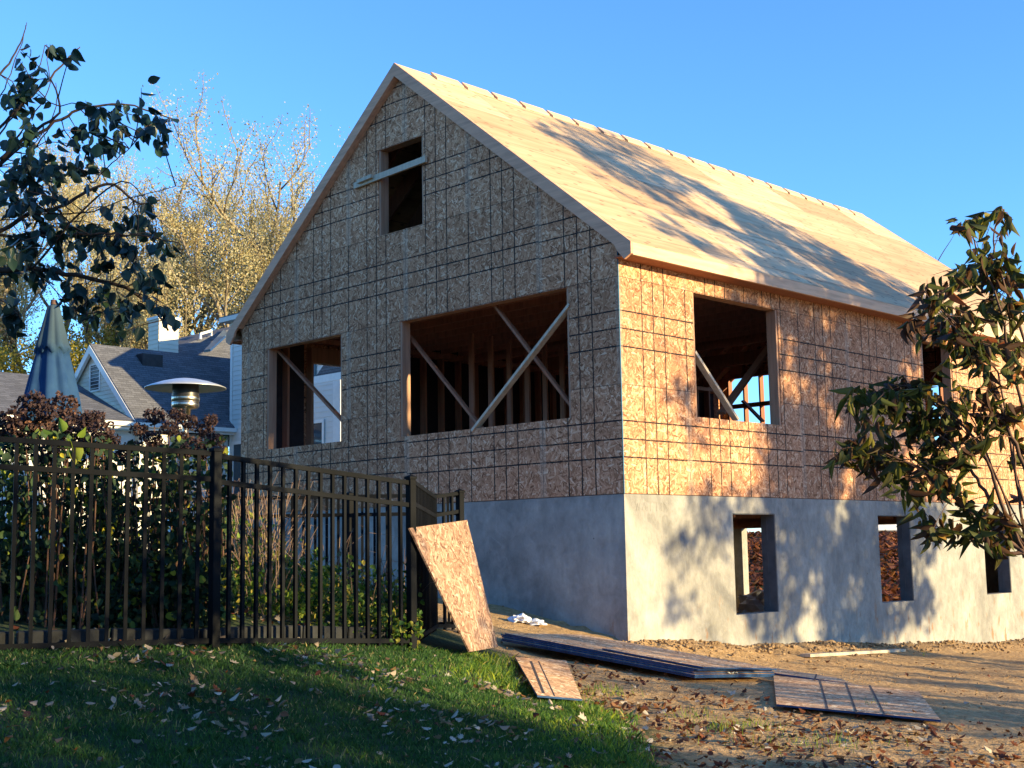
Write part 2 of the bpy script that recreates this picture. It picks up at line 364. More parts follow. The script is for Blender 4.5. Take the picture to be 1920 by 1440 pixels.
MAT['dry_stem'] = leafmat('dry_stem', [(0, (0.10, 0.055, 0.04)), (1, (0.34, 0.24, 0.17))], 0.1, 0.7)
MAT['evergreen'] = leafmat('evergreen_leaf', [(0, (0.01, 0.03, 0.012)), (1, (0.04, 0.08, 0.03))], 0.1, 0.6)
MAT['bark_pale'] = simple('pale_bark', (0.21, 0.17, 0.12), 0.9, nscale=6, namt=0.35, bump=0.4, bscale=14)
MAT['bark_dark'] = simple('dark_bark', (0.05, 0.035, 0.028), 0.85, nscale=20, namt=0.4, bump=0.3, bscale=40)
MAT['bark_twig'] = simple('reddish_twig', (0.10, 0.055, 0.04), 0.7, nscale=15, namt=0.3)
MAT['plastic'] = simple('white_plastic', (0.72, 0.74, 0.78), 0.35, namt=0.08)
MAT['edging'] = simple('garden_edging', (0.02, 0.022, 0.025), 0.85, nscale=6, namt=0.5, bump=0.3)

# ------------------------------------------------------------------ the ground
post0, top0 = upright(0, 808, 1222, 8.3); post1, top1 = upright(405, 838, 1215, 8.9)
post2, top2 = upright(770, 891, 1214, 10.3); post3, top3 = upright(862, 918, 1184, 12.6)
CTRL = [(0,0,-1.66),(0,2,-1.8),(0,4.1,-1.92),(0,7,-2.1),(0,9.5,-2.23),(0,12.4,-2.3),(-.6,0,-1.51),(-2.1,0,-1.28),(-4,0,-1.15),(-7.5,0,-1.1),
        tuple(post0), tuple(post1), tuple(post2), tuple(post3),
        (12,0,-2.6),(20,10,-2.8),(20,-10,-2.6),(9.25,-11.07,-2.15),(4,12,-2.4),(-4,14,-1.85),(-8,22,-.85),(-14,35,-.3),(-16,-2,-1.0),(-9,-8,-1.0),(0,-13,-1.5),(-7.5,12.4,-1.8),(-7.5,6,-1.5),(14,20,-2.8),(0,26,-2.2)]
for u, v, d in [(930,1213,12.4),(1300,1280,11),(1763,1352,9.3),(960,1440,7),(100,1440,6.2),(1800,1440,7.5),(1010,1306,9.9)]: CTRL.append(tuple(at(u, v, d)))
CT = np.array(CTRL)
def _tps(r2): return np.where(r2 > 1e-9, 0.5*r2*np.log(np.maximum(r2, 1e-9)), 0.0)
_d2 = ((CT[:, None, :2]-CT[None, :, :2])**2).sum(-1); _K = _tps(_d2) + np.eye(len(CT))*0.3
_P = np.hstack([np.ones((len(CT), 1)), CT[:, :2]]); _A = np.block([[_K, _P], [_P.T, np.zeros((3, 3))]])
_w = np.linalg.solve(_A, np.concatenate([CT[:, 2], np.zeros(3)]))
def _rough(x, y):
    return (np.sin(x*2.3+y*1.1)*np.sin(y*1.9-x*.7)*.012 + np.sin(x*6.1-y*3.3+1)*np.sin(y*5.2+x*2.2)*.006)
def gz(x, y):
    x = np.atleast_1d(np.asarray(x, float)); y = np.atleast_1d(np.asarray(y, float))
    xc = np.clip(x, -18, 22); yc = np.clip(y, -15, 36)
    d2 = (xc[:, None]-CT[None, :, 0])**2 + (yc[:, None]-CT[None, :, 1])**2
    z = _tps(d2) @ _w[:len(CT)] + _w[-3] + _w[-2]*xc + _w[-1]*yc
    z = np.clip(z, -3.2, -0.3)
    return z + _rough(x, y)
def gz1(x, y): return float(gz(x, y)[0])
def ghit(u, v, lift=0.0):
    d = ray(u, v); lo, hi = 1.5, 60.0; t = lo
    prev = lo
    while t < hi:
        p = CP + d*t
        if p[2] < gz1(p[0], p[1]) + lift: break
        prev = t; t *= 1.03
    a, b = prev, t
    for _ in range(18):
        mth = (a+b)/2; p = CP + d*mth
        if p[2] < gz1(p[0], p[1]) + lift: b = mth
        else: a = mth
    return CP + d*b
# lawn / bare earth border, from the leaning board towards the viewer (world positions)
BORDER = np.array([ghit(*q)[:2] for q in [(905,1212),(960,1236),(1000,1300),(1085,1318),(1180,1352),(1250,1440)]])
BORDER = np.vstack([[-0.3, -2.6], BORDER, BORDER[-1] + (BORDER[-1]-BORDER[-2])*6])
def bare(x, y):
    """signed distance to the border: positive on the bare earth side"""
    x = np.atleast_1d(x).astype(float); y = np.atleast_1d(y).astype(float); best = np.full(x.shape, 1e9); sg = np.zeros(x.shape)
    for a, b in zip(BORDER[:-1], BORDER[1:]):
        d = b-a; L = d@d; t = np.clip(((x-a[0])*d[0]+(y-a[1])*d[1])/L, 0, 1)
        px = x-(a[0]+t*d[0]); py = y-(a[1]+t*d[1]); ds = np.hypot(px, py); cr = d[0]*py-d[1]*px
        m_ = ds < best; best = np.where(m_, ds, best); sg = np.where(m_, np.sign(cr), sg)
    return best*sg
def axis(lo, hi, step, far):
    a = list(np.arange(lo, hi+1e-6, step)); s = step; x = hi; r = []
    while x < far: s *= 1.25; x += s; r.append(x)
    s = step; x = lo; l = []
    while x > -far: s *= 1.25; x -= s; l.append(x)
    return np.array(l[::-1] + a + r)
gx = axis(-8, 13, 0.11, 900); gy = axis(-12, 6, 0.11, 900)
X, Y = np.meshgrid(gx, gy, indexing='ij'); xf, yf = X.ravel(), Y.ravel()
Z = np.concatenate([gz(xf[i:i+4000], yf[i:i+4000]) for i in range(0, len(xf), 4000)])
bd = bare(xf, yf)
clod = np.array([noise.noise(Vector((a*5.5, b*5.5, 0)))*0.022 + abs(noise.noise(Vector((a*13, b*13, 4))))*0.018 if -1 < a < 13 and -9 < b < 14 else 0 for a, b in zip(xf, yf)])
nearwall = np.exp(-((np.maximum(xf, 0)-0.25)/0.35)**2)*(yf > -0.4)
Z = Z + clod*np.clip(bd*2+0.3, 0.15, 1)*(1+2.6*nearwall) + .035*nearwall*(1+np.sin(yf*2.1)*.5+np.sin(yf*5.3+1)*.35)*((yf > -.2) & (yf < 12.5))
ins = (xf < -0.35) & (xf > -7.2) & (yf > 0.35) & (yf < 12.1); Z = np.where(ins, -2.5, Z)
nx, ny = len(gx), len(gy); idx = np.arange(nx*ny).reshape(nx, ny)
F = np.stack([idx[:-1, :-1].ravel(), idx[1:, :-1].ravel(), idx[1:, 1:].ravel(), idx[:-1, 1:].ravel()], 1)
gme = indexed_mesh('ground', np.stack([xf, yf, Z], 1), F, smooth=True)
at_ = gme.attributes.new('bare', 'FLOAT', 'POINT')
far_grass = (yf > 13) | (xf < -8)
at_.data.foreach_set('value', np.where(far_grass, -1.5, bd).astype(np.float32))
def ground_mat():
    m = N('ground_earth_and_turf'); o = m.obj(); a = m.n('ShaderNodeAttribute', attribute_name='bare').outputs['Fac']
    n1 = m.noise(o, 2.2, 6, 0.65); n2 = m.noise(o, 17, 5, 0.6); n3 = m.noise(o, 60, 3, 0.6)
    e = m.math('ADD', a, m.math('MULTIPLY', m.math('SUBTRACT', n1, 0.5), 1.5))
    f = m.n('ShaderNodeMapRange', {0: e, 1: -0.15, 2: 0.25, 3: 0.0, 4: 1.0}).outputs[0]
    dirt = m.ramp(n2, [(0.28, (0.24, 0.14, 0.06)), (0.5, (0.45, 0.285, 0.125)), (0.72, (0.62, 0.42, 0.215))])
    dirt = m.mix(m.math('MULTIPLY', m.ramp(n1, [(0.4, 0), (0.7, 1)]), 0.6), dirt, (0.30, 0.19, 0.10))
    dirt = m.mix(0.4, dirt, m.mix(1.0, dirt, m.ramp(n3, [(0.3, 0.5), (0.7, 1.35)]), 'MULTIPLY'))
    turf = m.ramp(n2, [(0.3, (0.018, 0.026, 0.012)), (0.55, (0.030, 0.052, 0.018)), (0.75, (0.07, 0.065, 0.035))])
    m.col(m.mix(f, turf, dirt)); m.rough(0.95); m.bump(m.math('ADD', n2, m.math('MULTIPLY', n3, 0.5)), 0.7, 0.03); return m.m
MAT['ground'] = ground_mat()
tag(link('ground', gme, MAT['ground']), kind='structure')

# ------------------------------------------------------------------ leaf clouds
def _sym(h): return np.array(h+[(-a, b, c) for a, b, c in h[-2:0:-1]])
LEAF_S = _sym([(0, 0, 0), (0.22, 0.13, 0.05), (0.335, 0.34, 0.07), (0.30, 0.58, 0.04), (0.15, 0.80, -0.02), (0, 1.0, -0.10)])   # broad pointed leaf
LEAF_L = _sym([(0, 0, 0), (0.13, 0.15, 0.03), (0.215, 0.36, 0.03), (0.20, 0.58, -0.02), (0.09, 0.80, -0.12), (0, 1.0, -0.27)])
def leaves(pos, direc, size, shape=LEAF_S, twist=None, fold=True, seed=1):
    """pos (N,3), direc (N,3) tip directions, size (N,) -> vertices and two-half faces with a midrib fold"""
    g = np.random.default_rng(seed); n = len(pos)
    d = direc/np.linalg.norm(direc, axis=1, keepdims=True); r = g.normal(size=(n, 3)); s = np.cross(d, r); s /= np.linalg.norm(s, axis=1, keepdims=True)+1e-9
    nn = np.cross(s, d); V = pos[:, None, :] + size[:, None, None]*(shape[None, :, 0:1]*s[:, None, :] + shape[None, :, 1:2]*d[:, None, :] + shape[None, :, 2:3]*nn[:, None, :]*g.uniform(0.6, 3.0, (n, 1, 1)))
    F = np.concatenate([np.stack([np.arange(n)*10+i for i in (0, 1, 2, 3, 4, 5)], 1), np.stack([np.arange(n)*10+i for i in (5, 6, 7, 8, 9, 0)], 1)])
    return V.reshape(-1, 3), F
def leaf_object(name, pos, direc, size, mat, parent=None, shape=LEAF_S, seed=1, var=None):
    pos = np.asarray(pos, float); g = np.random.default_rng(seed+5)
    V, F = leaves(pos, np.asarray(direc, float), np.asarray(size, float), shape, seed=seed)
    va = g.random(len(pos)) if var is None else np.asarray(var)
    return link(name, indexed_mesh(name, V, F, np.concatenate([va, va])), mat, parent)
def flakes(pos, size, seed=1):
    """one small rhombic leaf face each, any orientation (distant foliage)"""
    g = np.random.default_rng(seed); n = len(pos); a = g.normal(size=(n, 3)); a /= np.linalg.norm(a, axis=1, keepdims=True)
    b = np.cross(a, g.normal(size=(n, 3))); b /= np.linalg.norm(b, axis=1, keepdims=True); s = size[:, None]
    return np.stack([pos-a*s*0.5, pos+b*s*0.33, pos+a*s*0.5, pos-b*s*0.33], 1)
def flake_object(name, pos, size, mat, parent=None, seed=1, var=None):
    g = np.random.default_rng(seed+9); pos = np.asarray(pos, float); size = np.broadcast_to(np.asarray(size, float), (len(pos),))
    return link(name, quads_mesh(name, flakes(pos, size, seed), 4, var=g.random(len(pos)) if var is None else var), mat, parent)

# ------------------------------------------------------------------ the house under construction
HW, HL = 7.5, 12.36                    # width along -X, length along +Y; z = 0 at the foot of the sheathing
S4 = 1.2192
AX, AZ, SLP = -3.75, 5.97, 0.794       # ridge and roof slope
def roofz(x): return AZ - SLP*abs(x-AX)
house = empty('unfinished_house', (0, 0, -1.7), 'unfinished house sheathed in strand board with a bare plywood roof on a concrete foundation', 'house')
def wall_pieces(lo, hi, z0, ztop, holes, place, extra=()):
    """solid prisms round the holes: holes = (a0,a1,b0,b1) in wall coordinates; ztop(a) the upper edge"""
    mb = MB(); cuts = sorted(set([lo, hi] + [c for h in holes for c in h[:2] if lo < c < hi] + [e for e in extra if lo < e < hi]))
    for a, b in zip(cuts[:-1], cuts[1:]):
        mid = (a+b)/2; hs = sorted([(h[2], h[3]) for h in holes if h[0]-1e-6 <= a and h[1]+1e-6 >= b])
        z = z0
        for h0, h1 in hs:
            if h0 > z: mb.add(*place(a, b, z, z, h0, h0))
            z = h1
        if ztop(mid) > z: mb.add(*place(a, b, z, z, ztop(a), ztop(b)))
    return mb
BF = [(0,3,2,1),(4,5,6,7),(0,1,5,4),(1,2,6,5),(2,3,7,6),(3,0,4,7)]
def on_y(y0, y1):
    def f(a, b, za, zb, zc, zd): return ([(a,y0,za),(b,y0,zb),(b,y1,zb),(a,y1,za),(a,y0,zc),(b,y0,zd),(b,y1,zd),(a,y1,zc)], BF)
    return f
def on_x(x0, x1):
    def f(a, b, za, zb, zc, zd): return ([(x0,a,za),(x0,b,zb),(x1,b,zb),(x1,a,za),(x0,a,zc),(x0,b,zd),(x1,b,zd),(x1,a,zc)], BF)
    return f
OA, OB, OC = (-6.84, -5.03, 0.93, 2.43), (-3.79, -0.76, 0.90, 2.43), (-4.22, -3.29, 3.67, 4.87)
OD, OE = (1.37, 3.19, 0.93, 2.43), (7.05, 8.0, 0.93, 2.43)
OL = (1.20, 3.15, 0.95, 2.40)
SE = 2.96                                # sheathing top on the side walls
sh = 0.012
wall_pieces(-HW, -0.0, 0.0, lambda x: roofz(x)-0.03, [OA, OB, OC], on_y(0.0, sh), extra=[AX]).build('gable_wall', MAT['osb_gable'], house)
wall_pieces(sh, HL, 0.0, lambda y: SE-0.03, [OD, OE], on_x(-0.002, -0.002-sh)).build('side_wall', MAT['osb_side'], house)
wall_pieces(sh, HL, 0.0, lambda y: SE-0.03, [OL], on_x(-HW+0.002, -HW+0.002+sh)).build('side_wall', MAT['osb_side'], house)
wall_pieces(-HW+.02, -0.02, 0.0, lambda x: roofz(x)-0.03, [(-7.3, -4.6, 0.95, 3.05), (-2.6, -1.0, 0.9, 2.4)], on_y(HL, HL-sh), extra=[AX]).build('rear_wall', MAT['osb_gable'], house)
# blue-painted sheet edge at the near corner
MB().box((-0.0005, -0.003, 0.0), (0.003, 0.011, 2.72)).build('painted_sheet_edge', MAT['tape'], house)
# foundation, with its window openings
FT = 0.20
fb = [(2.03, 2.94, -1.415, -0.20), (5.49, 6.40, -1.415, -0.20), (8.73, 9.62, -1.415, -0.20)]
mb = wall_pieces(0.006, HL-0.006, -3.0, lambda a: -0.004, fb, on_x(-0.006, -FT))
mb.add(*on_y(0.006, FT)(-HW+0.006, -FT-0.0, -3, -3, -0.004, -0.004))
m2 = wall_pieces(-HW+0.006, -FT, -3.0, lambda a: -0.004, [(-6.95, -5.95, -2.6, -0.20), (-4.05, -2.75, -2.6, -0.2)], on_y(HL-0.006, HL-FT)); mb.add(m2.v, m2.f)
m2 = wall_pieces(FT, HL-FT, -3.0, lambda a: -0.004, [(10.6, 11.6, -1.4, -.2)], on_x(-HW+0.006, -HW+FT)); mb.add(m2.v, m2.f)
found = mb.build('foundation', MAT['concrete'], house)
# insulated form lining in the basement openings (dark grey reveals with slots)
for (a, b, z0, z1) in fb:
    mb = MB()
    for y, sgn in ((b, -1), (a, 1)):
        mb.box((-0.012, y, z0), (-FT-0.012, y+0.012*sgn, z1))
        for k in range(3):
            zc = z0 + (k+0.5)*(z1-z0)/3
            mb.box((-FT*0.62, y+0.012*sgn, zc-0.13), (-FT*0.62-0.016, y+0.016*sgn, zc+0.13))
    mb.box((-0.012, a+.012, z1-0.012), (-FT-0.012, b-.012, z1)); mb.build('opening_liner', MAT['form_grey'], house)
# first floor deck and joists over the basement
MB().box((-HW+0.16, 0.16, 0.05), (-0.16, HL-0.16, 0.075)).build('floor_deck', MAT['lumber_in'], house)
for k in range(18):
    y = 0.5 + k*0.66; MB().box((-HW+0.31, y, -0.24), (-0.31, y+0.045, 0.049)).build('floor_joist', MAT['lumber_in'], house)
# roof: two plywood slopes
ov = 0.29
def slope_slab(sx):
    nvec = Vector((SLP*sx, 0, 1)).normalized()
    a = Vector((AX, -0.1, AZ)); b = Vector((AX+sx*(4.03), -0.1, AZ-SLP*4.03)); L = Vector((0, HL+0.2, 0)); d = -nvec*0.018
    return MB().add([a, b, b+L, a+L, a+d, b+d, b+L+d, a+L+d], BF)
slope_slab(1).build('roof_sheathing', MAT['ply'], house); slope_slab(-1).build('roof_sheathing', MAT['ply'], house)
# rafters
for k in range(22):
    y = 0.03 + k*0.585
    for sx in (1, -1):
        a = Vector((AX+sx*0.02, y, AZ-0.18)); b = Vector((AX+sx*3.80, y, AZ-0.18-SLP*3.78))
        MB().beam(a, b, 0.04, 0.235).build('rafter', MAT['lumber_in'], house)
MB().box((AX-0.019, 0.02, AZ-0.36), (AX+0.019, HL-.02, AZ-0.03)).build('ridge_board', MAT['lumber_in'], house)
# rake boards with their cut tails
for sx in (1, -1):
    t = 4.03
    poly = [(AX, AZ-0.001), (AX+sx*t, AZ-SLP*t-0.001), (AX+sx*t, AZ-SLP*t-0.135), (AX+sx*(t-0.10), AZ-SLP*t-0.185), (AX+sx*(t-0.2), AZ-SLP*(t-.2)-0.235), (AX+sx*(t-.24), AZ-SLP*(t-.24)-0.19), (AX, AZ-0.19)]
    MB().prism([(x, -0.104 - (0.0 if sx > 0 else 0.0), z+0.004) for x, z in poly], (0, 0.034, 0)).build('rake_board', MAT['trim_rake'], house)
    MB().prism([(x, HL+0.104, z+0.004) for x, z in poly], (0, -0.034, 0)).build('rake_board', MAT['trim_rake'], house)
    # soffit strip closing the small overhang of the gable
    MB().prism([(x, -0.069, z) for x, z in [(AX, AZ-0.19), (AX+sx*(t-.3), AZ-SLP*(t-.3)-.19), (AX+sx*(t-.3), AZ-SLP*(t-.3)-.17), (AX, AZ-.17)]], (0, 0.066, 0)).build('gable_soffit', MAT['trim_rake'], house)
    x0 = AX+sx*t; zt = AZ-SLP*t
    MB().box((x0-sx*0.036, -0.069, zt-0.142), (x0+sx*0.001, HL+0.069, zt-0.004)).build('fascia_board', MAT['trim_board'], house)
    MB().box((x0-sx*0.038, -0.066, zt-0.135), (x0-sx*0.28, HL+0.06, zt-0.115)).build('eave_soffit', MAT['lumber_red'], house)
# ridge battens left standing along the ridge: short blocks whose ends show as notches
k = 0; y = 0.55
while y < 12.0:
    MB().prism([(AX+0.04, y, AZ-0.028), (AX+0.15, y, AZ-0.115), (AX+0.15, y, AZ-0.085), (AX+0.02, y, AZ+0.035), (AX-0.0, y, AZ+0.035)], (0, 0.50, 0)).build('ridge_batten', MAT['trim_board'], house)
    y += 0.585
# window framing: jambs, header and sill in each rough opening, studs of the walls
def frame(place_box, o, ns):
    a0, a1, z0, z1 = o; f = MB()
    fr = place_box(a0-0.004, a0+0.038, z0, z1).build('window_opening_frame', MAT['lumber'], house)
    def sub(nm, *q): place_box(*q).build(nm, MAT['lumber'], fr)
    sub('jamb', a1-0.038, a1+0.004, z0, z1); sub('header', a0-0.004, a1+0.004, z1+0.001, z1+0.24); sub('sill_plate', a0-0.004, a1+0.004, z0-0.04, z0-0.001)
D6 = 0.14
def by(y0, y1): return lambda a, b, z0, z1: MB().box((a, y0, z0), (b, y1, z1))
def bx(x0, x1): return lambda a, b, z0, z1: MB().box((x0, a, z0), (x1, b, z1))
for o in (OA, OB, OC): frame(by(sh+0.001, sh+D6), o, 0)
for o in (OD, OE): frame(bx(-0.015, -0.015-D6), o, 0)
frame(bx(-HW+0.015, -HW+0.015+D6), OL, 0)
def inhole(c, holes): return any(h[0]-0.05 < c < h[1]+0.05 for h in holes)
y = 0.35
while y < HL-0.3:
    if not inhole(y, [OL]): MB().box((-HW+0.015, y-0.019, 0.076), (-HW+0.155, y+0.019, 2.72)).build('stud', MAT['lumber_in'], house)
    if not inhole(y, [OD, OE]): MB().box((-0.015, y-0.019, 0.076), (-0.155, y+0.019, 2.72)).build('stud', MAT['lumber_in'], house)
    y += 0.4064
for x0, x1 in ((-HW+.015, -HW+.155), (-.155, -.015)):
    MB().box((x0, 0.16, 2.721), (x1, HL-.16, 2.80)).build('top_plate', MAT['lumber_in'], house)
    MB().box((x0, 0.16, 0.076), (x1, HL-.16, 0.077)).build('bottom_plate', MAT['lumber_in'], house)
x = -7.2
while x < -0.2:
    if not inhole(x, [OA, OB]): MB().box((x-0.019, sh+.001, 0.076), (x+0.019, sh+D6, min(roofz(x)-.3, 2.72))).build('stud', MAT['lumber_in'], house)
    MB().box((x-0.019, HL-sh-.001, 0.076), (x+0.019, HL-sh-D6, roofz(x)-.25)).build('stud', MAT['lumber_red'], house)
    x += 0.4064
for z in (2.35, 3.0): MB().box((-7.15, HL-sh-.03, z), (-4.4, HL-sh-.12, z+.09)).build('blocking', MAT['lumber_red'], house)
# inner partitions
for (xa, xb, yy, dx0, dx1) in ((-7.2, -0.3, 6.6, -4.9, -1.5), (-7.2, -4.0, 4.6, -5.6, -4.8)):
    x = xa
    while x < xb:
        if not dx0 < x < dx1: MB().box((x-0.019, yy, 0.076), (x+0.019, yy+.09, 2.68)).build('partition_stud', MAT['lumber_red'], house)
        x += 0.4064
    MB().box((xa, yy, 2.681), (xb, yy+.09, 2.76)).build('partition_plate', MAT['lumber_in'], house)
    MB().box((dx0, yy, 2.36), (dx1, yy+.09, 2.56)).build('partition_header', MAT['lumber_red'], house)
y = 0.4
while y < 6.4:
    if not 1.2 < y < 2.4: MB().box((-5.02, y-.019, .076), (-4.93, y+.019, 2.68)).build('partition_stud', MAT['lumber_in'], house)
    y += 0.4064
MB().box((-HW+.0165, .16, .08), (-HW+.018, OL[0]-.05, 2.7)).build('building_paper', MAT['felt'], house)  # dark sheets added behind the studs to paint the gaps as deep shade
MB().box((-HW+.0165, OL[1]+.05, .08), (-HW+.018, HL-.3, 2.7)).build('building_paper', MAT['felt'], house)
# ceiling joists over the front room, attic floor above them
for k in range(17):
    y = 0.3 + k*0.4064; MB().box((-HW+.17, y-.019, 2.78), (-.17, y+.019, 2.96)).build('ceiling_joist', MAT['lumber_in'], house)
MB().box((-6.9, .17, 2.961), (-.6, 7.0, 2.98)).build('attic_floor', MAT['lumber_in'], house)
MB().box((AX-2.2, 7.0, 2.99), (AX+2.4, 7.02, 4.0)).build('attic_partition', MAT['lumber_in'], house)
# diagonal braces nailed across the openings
def brace(nm, p, q, w, t, mat): return MB().beam(p, q, w, t, up=(0, 1, 0) if abs(p[1]-q[1]) < .3 else (1, 0, 0)).build(nm, mat, house)
brace('brace', pl(1071, 571, 'y', 0.03), pl(888, 808, 'y', 0.03), 0.035, 0.085, MAT['lumber_pale'])
brace('brace', pl(925, 568, 'y', 0.19), pl(1073, 762, 'y', 0.19), 0.035, 0.055, MAT['lumber_red'])
brace('brace', pl(768, 630, 'y', 0.22), pl(906, 806, 'y', 0.22), 0.035, 0.055, MAT['lumber_red'])
brace('brace', pl(520, 655, 'y', 0.19), pl(646, 792, 'y', 0.19), 0.035, 0.065, MAT['lumber_red'])
brace('brace', pl(1299, 660, 'x', -0.05), pl(1380, 787, 'x', -0.05), 0.035, 0.085, MAT['lumber_pale'])
brace('brace', pl(1352, 775, 'x', -0.8), pl(1447, 645, 'x', -0.8), 0.04, 0.12, MAT['lumber_red'])
brace('brace', pl(1393, 752, 'y', 11.9), pl(1430, 790, 'y', 11.9), 0.04, 0.12, MAT['lumber_red'])
# board nailed across the attic window with a short cleat at its left end
A_, B_ = pl(665, 349, 'y', -0.03), pl(799, 298, 'y', -0.03)
bb = MB().beam(A_, B_, 0.085, 0.04, up=(0, 1, 0)).build('board_across_window', MAT['lumber_pale'], house)
MB().beam(pl(671, 341, 'y', -0.075), pl(698, 330, 'y', -0.075), 0.05, 0.045, up=(0, 1, 0)).build('cleat', MAT['lumber_pale'], bb)

sc_ = MB(); gsc = np.random.default_rng(4); y0 = .20
for gl in ([(0,1,.25,0),(.25,0,.5,.9),(.5,.9,.75,0),(.75,0,1,1)], [(0,0,.5,1),(.5,1,1,0),(.2,.4,.8,.4)], [(0,1,1,1),(.5,1,.5,0)], [(0,1,1,1),(.5,1,.5,0)], [(.5,0,.5,1)], [(0,0,0,1),(0,1,1,0),(1,0,1,1)]):
    w = .075 if len(gl) > 1 else .03
    for (a, b, c, d) in gl: sc_.beam((.0, y0+a*w, -.16+b*.10), (.0, y0+c*w, -.16+d*.10), .004, .0, up=(1, 0, 0)) if False else sc_.beam((-.0055, y0+a*w, -.19+b*.10), (-.0055, y0+c*w, -.19+d*.10), .004, .003, up=(1, 0, 0))
    y0 += w+.035
sc_.build('scratched_lettering', MAT['scratch'], found)

# ------------------------------------------------------------------ the neighbouring house
def laps(mb, a0, a1, z0, z1, place, clip=None, step=0.115):
    """lap siding: one sloping strip per course. place(a, z, out)"""
    z = z0
    while z < z1-1e-4:
        zt = min(z+step, z1)
        def lim(zz):
            if clip is None: return a0, a1
            l, r = clip(zz); return max(a0, l), min(a1, r)
        l0, r0 = lim(z); l1, r1 = lim(zt)
        if r0-l0 > 0.02:
            if r1-l1 < 0: l1 = r1 = (l1+r1)/2
            mb.add([place(l0, z, .016), place(r0, z, .016), place(r1, zt, 0.002), place(l1, zt, 0.002), place(l0, z, 0.0), place(r0, z, 0.0)], [(0,1,2,3), (4,5,1,0)])
        z = zt
    return mb
nb = empty('neighbouring_house', (-25, 10, -1), 'cream sided house with grey shingle roofs and a chimney behind the garden', 'house')
_a = at(178, 645, 40.0); YA = float(_a[1]); AP = (float(_a[0]), float(_a[2])); _e = pl(262, 784, 'y', YA); EV = (float(_e[0]), float(_e[2])); ns = (AP[1]-EV[1])/(EV[0]-AP[0])
LE = (2*AP[0]-EV[0], EV[1]); _n = np.array([ns, 0, 1.0]); _d = ray(433, 790); _w2 = CP+_d*(((_a-CP)@_n)/(_d@_n)); WY = float(_w2[1]); WX0 = float(_w2[0])
laps(MB(), LE[0], EV[0], 1.0, AP[1], lambda a, z, o: (a, YA-o, z), clip=lambda z: (AP[0]-(AP[1]-z)/ns, AP[0]+(AP[1]-z)/ns), step=.125).build('gable_siding', MAT['siding'], nb)
def slab(p, q, y0, y1, t=0.04):
    p = Vector((p[0], y0, p[1])); q = Vector((q[0], y0, q[1])); L = Vector((0, y1-y0, 0)); d = Vector((0, 0, -t))
    return MB().add([p, q, q+L, p+L, p+d, q+d, q+L+d, p+L+d], BF)
ext = 0.12; EVx = (EV[0]+ext, EV[1]-ext*ns)
slab(AP, EVx, YA-.16, 22.0).build('roof', MAT['shingle'], nb)
slab(AP, (LE[0]-ext, EVx[1]), YA-.16, 22.0).build('roof', MAT['shingle'], nb)
for sx in (1, -1):
    q = EVx if sx > 0 else (LE[0]-ext, EVx[1])
    MB().prism([(AP[0], YA-.19, AP[1]-.045), (q[0], YA-.19, q[1]-.045), (q[0]-sx*.02, YA-.19, q[1]-.25), (AP[0], YA-.19, AP[1]-.30)], (0, .10, 0)).build('rake_trim', MAT['white_trim'], nb)
v0, v1 = pl(171, 686, 'y', YA), pl(188, 731, 'y', YA)
vent = MB().box((v0[0]-.03, YA-.04, v1[2]-.03), (v0[0]+.03, YA-.0, v0[2]+.03)).box((v1[0]-.03, YA-.04, v1[2]-.03), (v1[0]+.03, YA, v0[2]+.03)).box((v0[0]+.03, YA-.04, v0[2]-.01), (v1[0]-.03, YA, v0[2]+.03)).box((v0[0]+.03, YA-.04, v1[2]-.03), (v1[0]-.03, YA, v1[2]+.02)).box((v0[0], YA-.005, v1[2]), (v1[0], YA-.018, v0[2])).build('gable_vent', MAT['white_trim'], nb)
mb = MB(); k = 7
MB().box((v0[0]+.03, YA-.019, v1[2]+.02), (v1[0]-.03, YA-.022, v0[2]-.01)).build('vent_backing', MAT['steel_dark'], vent)
for i in range(k):
    z = v1[2]+.02 + (i+.5)*(v0[2]-v1[2]-.03)/k; mb.beam((v0[0]+.03, YA-.035, z), (v1[0]-.03, YA-.035, z), .03, .012, roll=R_(35))
mb.build('louvre', MAT['white_trim'], vent)
# lower roof in front of the gable, sharing the eave
_c = pl(163, 733, 'y', YA); CR_ = (float(_c[0])-.9, float(_c[2])+.9*.55)
slab(CR_, EVx, -6.0, YA-.20).build('lower_roof', MAT['shingle'], nb)
MB().box((EVx[0]-.02, -6, EVx[1]-.24), (EVx[0]+.02, WY-.03, EVx[1]-.045)).build('fascia', MAT['white_trim'], nb)
gt = MB().box((EVx[0]+.021, -6, EVx[1]-.16), (EVx[0]+.13, WY-.03, EVx[1]-.15)).box((EVx[0]+.13, -6, EVx[1]-.16), (EVx[0]+.145, WY-.03, EVx[1]-.04)).build('gutter', MAT['white_trim'], nb)
laps(MB(), -6, WY, -1.0, EVx[1]-.25, lambda a, z, o: (EV[0]-.25+o, a, z), step=.15).build('eave_wall_siding', MAT['siding_grey'], nb)
